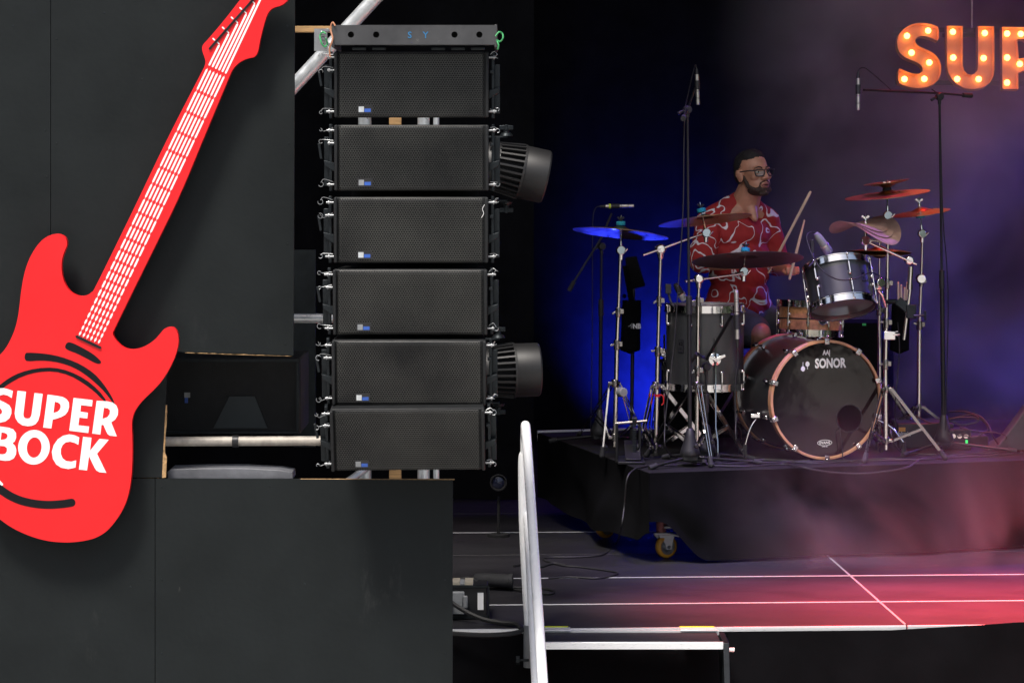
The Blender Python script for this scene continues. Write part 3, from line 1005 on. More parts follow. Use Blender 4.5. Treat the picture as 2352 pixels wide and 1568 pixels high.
names = ["topmost black line array speaker directly under the grey flying frame", "black line array speaker second from the top, a dusty patch on its grille edge",
         "black line array speaker third from the top with a white thread at its corner", "black line array speaker fourth from the top, level with the short bright tube",
         "black line array speaker fifth from the top, second from the bottom", "lowest black line array speaker, tilted down over the plywood wall"]
MBASE = None
proto_rig = None
for i, (y0, y1, tilt) in enumerate(rows):
    c = W(xc[i], (y0 + y1) / 2, DA)
    box_o = thing("array_speaker", names[i], "loudspeaker", c - V((0, 0, BH / 2)), "line array speakers hung in one column")
    T = Matrix.Translation(c) @ Matrix.Rotation(R(tilt), 4, 'X')   # nose down
    if i == 5:
        T = T @ Matrix.Rotation(R(-0.5), 4, 'Y')
    ORG_T = T
    # cabinet: wedge, narrower at the rear
    mb = MB()
    hw, hh = BW / 2, BH / 2 - 0.004
    vs = [(-hw, 0.012, -hh), (hw, 0.012, -hh), (hw, 0.012, hh), (-hw, 0.012, hh), (-hw + .02, BD, -hh * .75), (hw - .02, BD, -hh * .75), (hw - .02, BD, hh * .75), (-hw + .02, BD, hh * .75)]
    mb.add(vs, ((0, 1, 2, 3), (5, 4, 7, 6), (0, 4, 5, 1), (1, 5, 6, 2), (2, 6, 7, 3), (3, 7, 4, 0)), T)
    mb.build("cabinet", M['cab'], box_o, bevel=0.006)
    mb = MB()
    mb.box((0, 0.0105, 0), (BW - 0.06, 0.003, BH - 0.045), T)
    mb.build("grille_foam", M['foam'], box_o)
    g = link("grille", GM.copy() if False else GM, None, box_o, ORG[box_o.name])
    g.matrix_local = Matrix.Translation(-ORG[box_o.name]) @ T
    for s_ in (-1, 1):
        mb = MB()
        mb.box((s_ * (hw - 0.0065), 0.004, 0), (0.013, 0.022, BH - 0.012), T)
        mb.build("side_cheek", M['cab'], box_o, bevel=0.004)
    if i:
        mb = MB()
        mb.box((0, BD - 0.03, -BH / 2 if i < 5 else BH / 2 + 0.02), (BW - 0.09, 0.03, 0.13), T) if 0 < i < 5 else mb.box((0, BD - 0.03, BH / 2 - 0.02), (BW - 0.09, 0.03, 0.09), T)
        mb.build("rear_link", M['foam'], box_o)
    # logo plate with its two-tone emblem
    mb = MB()
    bx = -hw + 0.118
    bz = -BH / 2 + 0.036
    mb.box((bx, -0.0012, bz), (0.056, 0.003, 0.030), T)
    mb.build("badge", M['blackp'], box_o)
    mb = MB()
    mb.box((bx - 0.014, -0.0032, bz), (0.020, 0.0016, 0.021), T)
    mb.build("badge_emblem", M['greyp'] if i % 2 else M['galv'], box_o)
    mb = MB()
    mb.box((bx + 0.010, -0.0032, bz - 0.004), (0.024, 0.0016, 0.013), T)
    mb.build("badge_print", M['blueprint'], box_o)
    # rigging on both sides
    for s_ in (-1, 1):
        mb = MB()
        xr = s_ * (hw + 0.016)
        mb.box((xr, 0.05, 0.0), (0.012, 0.03, BH * 0.98), T)
        mb.box((xr + s_ * 0.016, 0.07, -0.015), (0.022, 0.02, BH * 0.72), T)
        mb.add([(s_ * hw, 0.03, -0.055), (s_ * (hw + 0.038), 0.03, -0.03), (s_ * (hw + 0.042), 0.03, -0.01), (s_ * hw, 0.03, -0.02), (s_ * hw, 0.06, -0.055), (s_ * (hw + 0.038), 0.06, -0.03), (s_ * (hw + 0.042), 0.06, -0.01), (s_ * hw, 0.06, -0.02)],
               ((0, 1, 2, 3), (7, 6, 5, 4), (0, 4, 5, 1), (1, 5, 6, 2), (2, 6, 7, 3), (3, 7, 4, 0)), T)
        if s_ < 0:
            mb.bar(T @ V((s_ * (hw + 0.052), 0.045, -0.005)), T @ V((s_ * (hw + 0.062), 0.045, 0.055)), 0.010, 0.012)
        mb.box((s_ * (hw + 0.012), 0.03, 0.05), (0.016, 0.02, 0.012), T)
        mb.build("rigging_frame", M['steel'], box_o, bevel=0.002)
        for zz in (-BH / 2 + 0.028, BH / 2 - 0.026) + ((BH / 2 - 0.075,) if s_ < 0 else ()):
            jx = random.uniform(-.004, .004)
            mb = MB()
            mb.tube(T @ V((s_ * (hw - 0.002), 0.02, zz)), T @ V((s_ * (hw + 0.030 + jx), 0.02, zz)), 0.0042)
            mb.tube(T @ V((s_ * (hw + 0.018), 0.02, zz)), T @ V((s_ * (hw + 0.023), 0.02, zz)), 0.008)
            cc = T @ V((s_ * (hw + 0.034 + (0.018 if s_ < 0 else 0)), 0.016, zz + random.uniform(-.006, .010)))
            a0 = random.uniform(0, 6)
            mb.path(loop_pts(cc, random.uniform(.005, .010), a0, a0 + random.uniform(3, 5.4)), 0.0013, 5)
            mb.path([cc + V((0, 0, .006)), cc + V((-s_ * .012, .004, random.uniform(-.012, .022))), T @ V((s_ * (hw + .005), .02, zz + .01))], 0.0012, 5, 4)
            mb.build("quick_release_pin", M['zinc'], box_o)
    if i == 2:
        mb = MB()
        mb.path([W(1113, 470, DA - .01), W(1108, 480, DA - .01), W(1111, 490, DA - .01), W(1106, 500, DA - .01)], 0.0011, 5, 5)
        mb.build("white_thread", M['white'], box_o)

# flying frame on top
ff = thing("flying_frame", "scratched grey steel flying frame on top of the speaker array", "flying frame", W(952, 103, 9.9))
FT = Matrix.Translation(W(952, 80.5, 9.85))
fw, fh = 369 / (FPX / 9.85), 45 / (FPX / 9.85)
fpoly = [(-fw / 2, -fh / 2), (fw / 2, -fh / 2), (fw / 2, fh / 2), (-fw / 2, fh / 2)]
holes = [ell((hx - 952) / 606.7, (80.5 - hy) / 606.7, 7.2 / 606.7, 7.2 / 606.7, 20) for hx, hy in ((806, 80), (864, 80), (1044, 80), (1101, 80))]
mb = MB()
mb.prism([fpoly] + holes, lambda q: FT @ V((q[0], 0, q[1])), V((0, 0.006, 0)))
mb.build("front_plate", M['greybeam'], ff)
mb = MB()
mb.box((0, 0.05, fh / 2 - 0.004), (fw, 0.088, 0.006), FT)
mb.box((0, 0.05, -fh / 2 + 0.004), (fw, 0.088, 0.006), FT)
mb.box((0, 0.095, 0), (fw - 0.004, 0.006, fh - 0.02), FT)
mb.build("channel", M['greybeam'], ff)
for s_ in (-1, 1):
    mb = MB()
    mb.box((s_ * (fw / 2 + 0.004), 0.2, -0.004), (0.010, 0.40, fh + 0.012), FT)
    mb.build("side_arm", M['greybeam'], ff, bevel=0.002)
for k in range(5):
    xx = (698 + [0, 46, 183, 229, 275][k] - 828) / 606.7
    mb = MB()
    mb.box((xx, 0.08, -fh / 2 - 0.012), (0.052, 0.03, 0.010), FT)
    mb.build("cross_plate", M['steel'], ff, bevel=0.002)
mb = MB()
for k, ch in enumerate("S Y"):
    if ch != " ":
        vs, fs = text_geo(ch, 0.034, 0.0006)
        mb.add(vs, fs, decal_frame(FT @ V(((-0.018 + k * 0.03), -0.0012, -0.012)), (0, -1, 0)))
mb.build("stencil_letters", mat("blue_marker", (0.02, 0.14, 0.30), 0.6), ff, flat=True)
for lb, m_, pts in (("green safety cord looped at the left end of the flying frame", 'cable_green', [(748, 78), (742, 74), (735, 82), (738, 98), (746, 108), (752, 100), (748, 88)]),
                    ("copper cord hanging at the left end of the flying frame", 'cable_copper', [(770, 60), (764, 52), (759, 66), (764, 90), (757, 112), (759, 132)]),
                    ("green safety cord looped at the right end of the flying frame", 'cable_green', [(1138, 84), (1146, 74), (1154, 78), (1155, 88), (1148, 96), (1141, 92), (1145, 104), (1143, 114)])):
    mb = MB()
    mb.path([W(x, y, 9.84 + 0.006 * (k % 3)) for k, (x, y) in enumerate(pts)], 0.0032, 6, 6)
    mb.build("safety_cord", M[m_], label=lb, cat="cord")
mb = MB()
for k in range(7):
    c = W(745 + random.uniform(-9, 14), 70 + k * 6.5, 9.88 + random.uniform(0, .05))
    mb.box(c, (random.uniform(.012, .03), .02, random.uniform(.008, .014)))
    mb.path(loop_pts(c, random.uniform(.006, .011), 0, 5.5), .0016, 5)
mb.box(W(737, 92, 9.98), (0.05, 0.012, 0.085))
mb.build("shackle_plate", M['zinc'], ff)

# ================================================================== TWO WASH LIGHTS BEHIND THE ARRAY


def wash_light(name, label, px, py, d, ax, roll, size=0.26, cone=1.0):
    """fixture with a ribbed barrel; ax = direction it shines"""
    c = W(px, py, d)
    o = thing(name, label, "stage light", c - V((0, 0, size / 2)))
    Mx = frame(c, ax, (0, 0, 1))
    r = size / 2
    mb = MB()
    mb.lathe([(r * .98, 0.055), (r, 0.06), (r, 0.165), (r * .96, 0.172), (r * .9, 0.172), (r * .88, 0.12), (0.0001, 0.12)], Mx, 40)
    mb.lathe([(r * 1.03, 0.052), (r * 1.03, 0.062)], Mx, 40)
    mb.build("front_ring", M['lightcan'], o, ang=30)
    mb = MB()
    mb.lathe([(r * .80, -0.06), (r * .86, 0.055)], Mx, 32)
    mb.build("core", M['foam'], o)
    for k in range(26):
        a = 2 * math.pi * k / 26
        mb = MB()
        ca, sa = math.cos(a), math.sin(a)
        p0 = Mx @ V((r * .86 * ca, r * .86 * sa, -0.06))
        p1 = Mx @ V((r * .98 * ca, r * .98 * sa, 0.055))
        mb.bar(p0, p1, 0.0085, 0.016, Mx.to_3x3() @ V((ca, sa, 0)))
        mb.build("cooling_fin", M['lightcan'], o)
    mb = MB()
    mb.lathe([(0.0001, -0.16), (r * .62, -0.155), (r * .78, -0.12), (r * .88, -0.062), (r * .90, -0.055), (r * .60, -0.055)], Mx, 32)
    mb.build("rear_housing", M['lightcan'], o, ang=30)
    for k in range(8):
        a = 2 * math.pi * k / 8
        mb = MB()
        mb.box((r * .80 * math.cos(a), r * .80 * math.sin(a), -0.095), (0.018, 0.018, 0.022), Mx)
        mb.build("vent_slot", M['foam'], o)
    mb = MB()
    mb.lathe([(0.0001, 0.135), (r * .86, 0.128)], Mx, 32)
    mb.build("lens", M['lens_off'], o)
    # yoke, above and below the barrel
    for s_ in (-1, 1):
        mb = MB()
        p = c + V((-0.03, 0, s_ * (r + 0.022)))
        mb.box(p + V((-0.06, 0, 0)), (0.17, 0.05, 0.008))
        mb.lathe([(0.03, 0), (0.022, 0.014), (0.012, 0.016), (0.012, 0.034)], Matrix.Translation(p + V((0.02, 0, s_ * .004))) @ (Matrix.Identity(4) if s_ > 0 else Matrix.Rotation(math.pi, 4, 'X')), 18)
        mb.box(p + V((0.02, 0, s_ * 0.042)), (0.062, 0.014, 0.02))
        mb.box(p + V((0.02, 0, s_ * 0.042)), (0.012, 0.03, 0.026))
        mb.build("tilt_knob", M['steel'], o, bevel=0.002)
    mb = MB()
    mb.box(c + V((-0.16, 0.0, 0)), (0.03, 0.05, size + 0.06))
    mb.build("yoke", M['steel'], o, bevel=0.003)
    mb = MB()
    mb.bar(Mx @ V((r * .2, -r * .9, 0.176)), Mx @ V((r * .2 + .06, -r * .9, 0.176)), 0.012, 0.03)
    mb.build("gel_clip", M['zinc'], o)
    return o


wash_light("wash_light", "upper black wash light with ribbed barrel, nose tipped down, beside the array", 1168, 388, 11.55, (1, 0.1, -0.22), 0, 0.238)
wash_light("wash_light", "lower black wash light with ribbed barrel beside the array, level", 1150, 851, 11.55, (1, 0.14, 0.02), 0, 0.238)

# ================================================================== HANDRAIL AND STEPS
hr = thing("handrail", "white tubular handrail curving up over the stage steps", "handrail", W(1215, 1440, 11.1))
top = W(1209, 1000, 11.20)
bot = W(1252, 1640, 10.15)
dirv = (bot - top).normalized()
post_b = W(1216, 1445, 11.14)
mb = MB()
mb.path([bot, bot.lerp(top, .5), top - V((0, 0.02, -0.004)), top + V((-.004, 0.03, 0.004)), top + V((-.006, 0.06, -0.02)), top + V((-.006, 0.07, -0.08)), W(1201, 1060, 11.27), W(1202, 1180, 11.26), W(1207, 1300, 11.2), W(1213, 1400, 11.16), post_b], 0.0205, 14, 8)
mb.build("rail", M['rail'], hr)
mb = MB()
lp = W(1203, 1205, 11.22)
mb.path([lp + V((0.01, 0.03, 0.02)), lp + V((0.016, -0.02, 0.0)), W(1233, 1640, 10.45)], 0.0165, 12, 6)
mb.build("lower_rail", M['rail'], hr)
mb = MB()
mb.tube(post_b + V((0, 0, 0.02)), post_b - V((0, 0, 0.16)), 0.026)
mb.build("socket", M['greyp'], hr)
mb = MB()
kb = W(1188, 1515, 11.05)
mb.tube(kb, kb + V((0.05, 0, 0)), 0.006)
mb.tube(kb - V((0.006, 0, 0)), kb + V((0.012, 0, 0)), 0.020, n=7)
mb.build("clamp_knob", M['steel'], hr, bevel=0.002)

steps = thing("stage_steps", "aluminium stage steps with dark non-slip tread at the stage edge", "steps", W(1450, 1568, 10.9) + V((0, 0, -0.3)))
A_ = W(1236, 1450, 11.12)
B_ = W(1650, 1450, 11.12)
sx0, sx1 = A_.x, B_.x
mb = MB()
mb.box(((sx0 + sx1) / 2, 10.99, -0.006), (sx1 - sx0 - 0.02, 0.235, 0.012))
mb.build("tread", M['deck'], steps)
mb = MB()
mb.box(((sx0 + sx1) / 2, 10.865, -0.012), (sx1 - sx0, 0.018, 0.030))
mb.build("nosing", M['alu'], steps, bevel=0.002)
mb = MB()
mb.box(((sx0 + sx1) / 2, 11.112, -0.002), (sx1 - sx0, 0.014, 0.02))
mb.build("back_rail", M['alu'], steps)
for x0, x1 in ((1252, 1310), (1562, 1646)):
    mb = MB()
    p, q = W(x0, 1450, 11.13), W(x1, 1450, 11.13)
    mb.box(((p.x + q.x) / 2, 11.125, 0.010), (q.x - p.x, 0.07, 0.006))
    mb.build("hook_plate", M['alu'], steps, bevel=0.001)
for x0, x1, y in ((1245, 1305, 1445), (1560, 1640, 1445)):
    mb = MB()
    p, q = W(x0, y, 11.16), W(x1, y, 11.16)
    mb.box(((p.x + q.x) / 2, 11.16, 0.0145), (q.x - p.x, 0.014, 0.002))
    mb.build("tape", M['yellow'], steps)
for s_, xx in ((1, sx1 + 0.012), (-1, sx0 - 0.012)):
    mb = MB()
    poly = [(10.86, 0.0), (11.11, 0.0), (11.06, -0.16), (10.45, -1.38), (10.36, -1.38)]
    mb.prism([poly], lambda q: V((xx - 0.012, q[0], q[1])), V((0.024, 0, 0)))
    mb.build("stringer", M['steel'], steps, bevel=0.002)
    if s_ > 0:
        for k in range(4):
            mb = MB()
            p = V((xx + 0.016, 10.868, -0.07 - 0.035 * k))
            mb.box((xx + 0.0, 10.852, -0.06 - 0.05 * k), (0.012, 0.012, 0.012))
            mb.build("bolt_hole", M['foam'], steps)
        mb = MB()
        mb.tube((xx + 0.01, 10.87, -0.03), (xx + 0.035, 10.87, -0.03), 0.009)
        mb.build("bolt", M['alu'], steps)
mb = MB()
for k in range(1, 6):
    mb.box(((sx0 + sx1) / 2, 10.87 - k * 0.105, -0.006 - k * 0.23), (sx1 - sx0 - 0.02, 0.22, 0.03))
mb.build("lower_treads", M['deck'], steps)

# ================================================================== POWER BOX AND CABLES ON THE FLOOR
pb = thing("power_box", "black power distribution box with ribbed connectors at the edge of the lower plywood", "power box", W(1070, 1420, 11.45))
c0 = W(1075, 1412, 11.42)
mb = MB()
mb.box((c0.x - 0.04, 11.52, 0.075), (0.25, 0.2, 0.13))
mb.build("case", M['blackm'], pb, bevel=0.004)
mb = MB()
mb.box((c0.x - 0.04, 11.415, 0.011), (0.26, 0.012, 0.012))
mb.box((c0.x - 0.04, 11.412, 0.146), (0.26, 0.012, 0.01))
mb.box((c0.x + 0.09, 11.415, 0.075), (0.008, 0.012, 0.14))
mb.build("edge_trim", M['steel'], pb)
for k in range(2):
    mb = MB()
    for j in range(9):
        mb.box((c0.x - 0.055 + k * 0.058, 11.45 + j * 0.014, 0.148), (0.036, 0.007, 0.022))
    mb.build("ribbed_socket", M['timber'] if False else mat("cream_ribbed_plastic", (0.42, 0.38, 0.30), 0.5, var=.15), pb)
mb = MB()
mb.box((c0.x - 0.026, 11.5, 0.146), (0.02, 0.12, 0.016))
mb.build("label_strip", M['greyp'], pb)
mb = MB()
mb.box((c0.x - 0.07, 11.405, 0.075), (0.11, 0.03, 0.10))
mb.box((c0.x - 0.015, 11.40, 0.08), (0.028, 0.02, 0.055))
mb.tube((c0.x - 0.085, 11.40, 0.075), (c0.x - 0.085, 11.36, 0.07), 0.02)
mb.build("multi_connector", M['greyp'], pb, bevel=0.006)
mb = MB()
mb.box((c0.x + 0.055, 11.4185, 0.08), (0.026, 0.002, 0.075))
mb.build("rating_label", M['white'], pb)


def cable(label, pts, r=0.004, sm=8, m='cable', name="cable", cat="cable"):
    mb = MB()
    mb.path(pts, r, 6, sm)
    return mb.build(name, M[m], label=label, cat=cat)


FL = lambda x, y, h=0.006: V(((x - CX) / ((y - HY) / CAMZ), FPX / ((y - HY) / CAMZ), h))     # a spot on the stage deck
RZ = 0.46
RL = lambda x, y, h=0.006: V(((x - CX) / ((y - HY) / (CAMZ - RZ)), FPX / ((y - HY) / (CAMZ - RZ)), RZ + h))   # a spot on the riser top
cable("thick black multicore bending over the stage edge beside the handrail", [W(1020, 1370, 11.36), W(1060, 1398, 11.34), W(1105, 1420, 11.3), FL(1150, 1436, .012), FL(1186, 1441, .014), W(1198, 1447, 11.12), W(1170, 1455, 11.08), W(1110, 1458, 11.08), W(1030, 1454, 11.1)], 0.011)
cable("thin black cable zigzagging on the deck left of the castor", [RL(1500, 1070), RL(1478, 1074), W(1456, 1078, 13.02), W(1440, 1100, 12.95), W(1434, 1160, 12.98), W(1426, 1215, 12.98), FL(1415, 1250), FL(1385, 1275), FL(1330, 1281), FL(1260, 1282), FL(1250, 1288), FL(1290, 1300), FL(1340, 1305), FL(1415, 1316), FL(1405, 1324), FL(1370, 1330), FL(1310, 1327), FL(1260, 1330)], 0.0045)
cable("black cable loop on the deck right of the handrail", [FL(1110, 1345), FL(1160, 1352), FL(1215, 1362), FL(1262, 1366), FL(1272, 1360), FL(1250, 1354), FL(1215, 1352), FL(1140, 1350)], 0.006)
cable("black cable running behind the handrail on the dark deck", [FL(1180, 1302), FL(1200, 1299), FL(1235, 1305), FL(1270, 1296), FL(1300, 1300)], 0.006)
cable("black cable hooped over the power box", [W(1040, 1345, 11.6), W(1055, 1330, 11.6), W(1080, 1327, 11.6), W(1098, 1338, 11.6), W(1090, 1352, 11.6)], 0.007)
mb = MB()
a_, b_ = FL(1092, 1352, .045), FL(1172, 1356, .045)
mb.tube(a_, b_, 0.032, n=14)
mb.tube(a_.lerp(b_, .97), b_ + V((0.012, 0, 0)), 0.036, n=14)
mb.build("cable_coupler", M['rubber'], label="black tubular cable coupler lying behind the power box", cat="coupler")

# ================================================================== RISER
RA = R(15.5)
RC = V((0.685, 12.96, 0))
MR = Matrix.Translation(RC) @ Matrix.Rotation(RA, 4, 'Z')
RWD, RDP = 3.4, 2.0
riser = thing("drum_riser", "black cloth covered drum riser on castors", "riser", RC)
mb = MB()
mb.box((RWD / 2, RDP / 2, RZ - 0.011), (RWD, RDP, 0.022), MR)
mb.build("carpet_top", M['carpet'], riser, bevel=0.004)
mb = MB()
mb.box((RWD / 2, RDP / 2, RZ - 0.07), (RWD - 0.06, RDP - 0.06, 0.09), MR)
mb.build("deck_frame", M['blackm'], riser)
mb = MB()
mb.box((0.31, RDP + 0.012, RZ - 0.02), (0.62, 0.02, 0.06), MR)
mb.build("rear_trim", M['alu'], riser)


def cloth_sheet(p0, p1, ztop, zbot, seed, nx=150, nz=28, amp=0.055):
    d = (p1 - p0).normalized()
    L = (p1 - p0).length
    nrm = V((d.y, -d.x, 0))
    vs, fs = [], []
    for i in range(nx + 1):
        t = i / nx
        for k in range(nz + 1):
            w = k / nz
            zb = zbot(t)
            u = t * L
            q = amp * w * (mnoise.noise((u * 1.6 + w * .5, w * 1.2, seed)) + .5 * mnoise.noise((u * 4, w * 2.4, seed + 4))) + 0.020 * math.sin(u * 3.1 - w * 6.0 + seed + 2 * mnoise.noise((u * .8, w, seed))) * w + 0.03 * w * w
            q *= min(1, u / .25, (L - u) / .25) if seed != 3 else min(1, u / .25)
            if k == 0:
                q = 0.0
            p = p0 + d * u + nrm * (0.004 + q)
            p.z = ztop + (zb - ztop) * w
            vs.append(p)
    for i in range(nx):
        for k in range(nz):
            a = i * (nz + 1) + k
            fs.append((a, a + 1, a + nz + 2, a + nz + 1))
    return vs, fs, nrm


def sm(a, b, x):
    t = max(0, min(1, (x - a) / (b - a)))
    return t * t * (3 - 2 * t)


vs, fs, nr = cloth_sheet(MR @ V((-0.006, 0, 0)), MR @ V((RWD, 0, 0)), RZ - 0.002, lambda t: 0.215 - 0.20 * sm(0.015, 0.09, t), 3)
mb = MB()
mb.add(vs, fs)
mb.build("front_skirt", M['cloth'], riser, fix=False, ang=180)
vs, fs, nr = cloth_sheet(MR @ V((0, RDP, 0)), MR @ V((0, -0.0075, 0)), RZ - 0.002, lambda t: 0.092 + 0.02 * math.sin(t * 9) + 0.06 * sm(.93, 1, t), 8, 60)
mb = MB()
mb.add(vs, fs)
mb.build("side_skirt", M['cloth'], riser, fix=False, ang=180)


def castor(loc, label, ax):
    o = thing("castor", label, "castor", loc, "castors under the drum riser")
    c = V(loc) + V((0, 0, 0.0585))
    T = frame(c, ax, (0, 0, 1))
    mb = MB()
    mb.lathe([(0.040, -0.019), (0.050, -0.019), (0.0575, -0.012), (0.0585, 0), (0.0575, 0.012), (0.050, 0.019), (0.040, 0.019)], T, 36, caps=False)
    w = mb.build("tyre", M['orange'], o, ang=60)
    mb = MB()
    mb.lathe([(0.0001, -0.016), (0.018, -0.017), (0.024, -0.010), (0.040, -0.012), (0.042, -0.018), (0.042, 0.018), (0.040, 0.012), (0.024, 0.010), (0.018, 0.017), (0.0001, 0.016)], T, 30)
    mb.build("rim", M['zinc'], o, ang=40)
    off = V((-0.03, 0.0, 0))
    for s_ in (-1, 1):
        mb = MB()
        q = T.to_3x3() @ V((0, 0, 1)) * 0.025 * s_
        x_ = V((1, 0, 0))
        pts = [c + q + V((-.055, 0, .062)), c + q + V((.03, 0, .062)), c + q + V((.018, 0, .02)), c + q + V((.014, 0, -.012)), c + q + V((-.012, 0, -.012)), c + q + V((-.02, 0, .02))]
        n_ = len(pts)
        tq = q.normalized() * 0.004
        mb.add([p - tq for p in pts] + [p + tq for p in pts], [tuple(range(n_)), tuple(range(2 * n_ - 1, n_ - 1, -1))] + [(i, (i + 1) % n_, (i + 1) % n_ + n_, i + n_) for i in range(n_)])
        mb.tube(c + q * 0.9, c + q * 1.35, 0.009, n=8)
        mb.build("fork", M['zinc'], o)
    mb = MB()
    mb.box(c + V((-.02, 0, .068)), (0.085, 0.075, 0.012))
    mb.bar(c + V((.02, -.0, .066)), c + V((.068, -.005, .052)), 0.03, 0.012, (0, 0, 1))
    mb.build("brake_plate", M['zinc'], o, bevel=0.003)
    mb = MB()
    mb.tube(c + V((-.025, 0, .07)), c + V((-.025, 0, .26)), 0.026, n=18)
    mb.build("post", M['redpost'], o)
    mb = MB()
    mb.tube(c + V((-.01, -.02, .10)), c + V((.025, -.024, .10)), 0.010)
    mb.tube(c + V((-.01, -.02, .165)), c + V((.02, -.024, .165)), 0.009)
    mb.build("bolt", M['zinc'], o)
    return o


pA = FL(1530, 1281, 0.001)
castor(pA, "orange wheeled castor under the near corner of the riser", (0.45, -0.9, 0))
pB = MR @ V((0.07, 0.95, 0.001))
castor(pB, "shaded orange castor under the side of the riser behind the handrail", (0.6, -0.8, 0))
castor(MR @ V((3.3, 0.12, 0.001)), "castor under the far end of the riser, hidden by the skirt", (0.5, -0.8, 0))
lamp = thing("floor_lamp", "small dark round stage lamp on the deck behind the lowest speaker", "stage light", W(1145, 1150, 13.9))
Tl = frame(W(1145, 1108, 13.9), (0.1, -1, 0.05))
mb = MB()
mb.lathe([(0.0001, -0.16), (0.03, -0.15), (0.04, -0.02), (0.046, 0.0), (0.040, 0.002), (0.036, -0.012)], Tl, 28)
mb.build("housing", M['foam'], lamp)
mb = MB()
mb.lathe([(0.0001, -0.004), (0.022, -0.007), (0.037, -0.014)], Tl, 24)
mb.build("lens", M['lens_off'], lamp)
mb = MB()
p_ = W(1145, 1140, 13.95)
mb.tube((p_.x, p_.y, 0.0), p_, 0.008)
mb.tube((p_.x, p_.y, 0.0), (p_.x, p_.y, 0.015), 0.06)
mb.build("foot", M['foam'], lamp)

# ================================================================== DRUMS


def drum(name, label, c_bot, axis, r, h, nl, shell_m, bottom_m, top_m, a0=0.0, seam=False, xh=(1, 0, 0), lug_h=0.05, longlug=False):
    """metal hooped drum standing on c_bot"""
    o = thing(name, label, "drum", c_bot)
    T = frame(c_bot, axis, xh)
    mb = MB()
    mb.lathe([(r, 0.012), (r, h - 0.012)], T, 56, caps=False)
    mb.lathe([(r - .008, 0.012), (r - .008, h - 0.012)], T, 40, caps=False)
    sh = mb.build("shell", shell_m, o)
    for z, m_, s_ in ((0.004, bottom_m, -1), (h - 0.004, top_m, 1)):
        mb = MB()
        mb.lathe([(0.0001, z), (r - .004, z), (r + 0.002, z - s_ * 0.006), (r + 0.003, z - s_ * .012)], T, 56, caps=False)
        mb.build("drumhead", m_, o, ang=60)
    for z0, z1 in ((-0.018, 0.016), (h - 0.016, h + 0.018)):
        mb = MB()
        mb.ring(r + 0.002, r + 0.007, z0, z1, T, 56)
        for zz in (z0, z1):
            mb.ring(r + 0.002, r + 0.0125, zz - 0.0018, zz + 0.0018, T, 56)
        mb.build("hoop", M['chrome'], o)
    for k in range(nl):
        a = a0 + 2 * math.pi * k / nl
        ca, sa = math.cos(a), math.sin(a)
        for zb, zt, s_ in (((0.03, 0.03 + lug_h, 1)), ((h - 0.03 - lug_h, h - 0.03, -1))) if not longlug else ((0.035, h - 0.035, 0),):
            mb = MB()
            R_ = r + 0.013
            if longlug:
                mb.tube(T @ V((R_ * ca, R_ * sa, zb)), T @ V((R_ * ca, R_ * sa, zt)), 0.0055, n=10)
                for zz in (h * .36, h * .64):
                    mb.ball(T @ V((r * 1.02 * ca, r * 1.02 * sa, zz)), 0.012, n=10, m=6)
            else:
                mb.tube(T @ V((R_ * ca, R_ * sa, zb)), T @ V((R_ * ca, R_ * sa, zt)), 0.0065, n=10)
                zz = zt if s_ > 0 else zb
                mb.ball(T @ V(((r + .005) * ca, (r + .005) * sa, zz)), 0.011, n=10, m=6)
            lg = mb.build("lug", M['chrome'], o)
        mb = MB()
        R_ = r + 0.012
        for za, zb_, zz in ((-0.022, 0.04, -0.014), (h - 0.04, h + 0.024, h + 0.014)):
            mb = MB()
            mb.tube(T @ V((R_ * ca, R_ * sa, za)), T @ V((R_ * ca, R_ * sa, zb_)), 0.003, n=8)
            mb.ball(T @ V((R_ * ca, R_ * sa, zz)), 0.007, n=8, m=5)
            mb.build("tension_rod", M['chrome'], o)
    return o, T


# ---- bass drum
KA = R(16)
kax = V((math.sin(KA), -math.cos(KA), 0))        # back to front
kf = V((1.628, 13.46, 0.777))
KR, KL = 0.300, 0.55
kb_ = kf - kax * KL
kick = thing("bass_drum", "big black bass drum with copper coloured hoops and white lettering", "bass drum", V((1.55, 13.7, RZ)))
TK = frame(kb_, kax, (1, 0, 0))                   # local z runs to the front head
mb = MB()
mb.lathe([(KR - .006, 0.03), (KR - .006, KL - 0.03)], TK, 72, caps=False)
mb.lathe([(KR - .014, 0.03), (KR - .014, KL - 0.03)], TK, 48, caps=False)
mb.build("shell", M['shell'], kick)
for z0, z1, nm in ((0.0, 0.042, "rear"), (KL - 0.042, KL, "front")):
    mb = MB()
    mb.ring(KR - 0.004, KR + 0.010, z0, z1, TK, 80)
    mb.build("hoop", M['hoopwood'], kick, bevel=0.002)
for z in (0.044, KL - 0.0475):
    mb = MB()
    mb.ring(KR - 0.006, KR + 0.002, z, z + 0.0035, TK, 80)
    mb.build("hoop_inlay", M['chrome'], kick)
# front head with the port hole
up_l = TK.inverted().to_3x3() @ V((0, 0, 1))
rt_l = V((0, 0, 1)).cross(up_l) * 1.0
if (TK.to_3x3() @ rt_l).x < 0:
    rt_l = -rt_l
kp = lambda q, z: TK @ (rt_l * q[0] + up_l * q[1] + V((0, 0, z)))
port = ell(0.132, -0.100, 0.071, 0.071, 40)
mb = MB()
mb.prism([ell(0, 0, KR - 0.005, KR - 0.005, 90), port], lambda q: kp(q, KL - 0.016), -kax * 0.0012)
mb.build("front_head", M['head'], kick, ang=30)
mb = MB()
mb.ring(0.068, 0.074, KL - 0.018, KL - 0.0135, TK @ Matrix.Translation(rt_l * 0.132 + up_l * -0.100), 40)
mb.build("port_rim", M['blackp'], kick)
mb = MB()
mb.lathe([(0.0001, 0.02), (KR - .008, 0.02)], TK, 48, caps=False)
mb.build("rear_head", M['headwhite'], kick)
mb = MB()
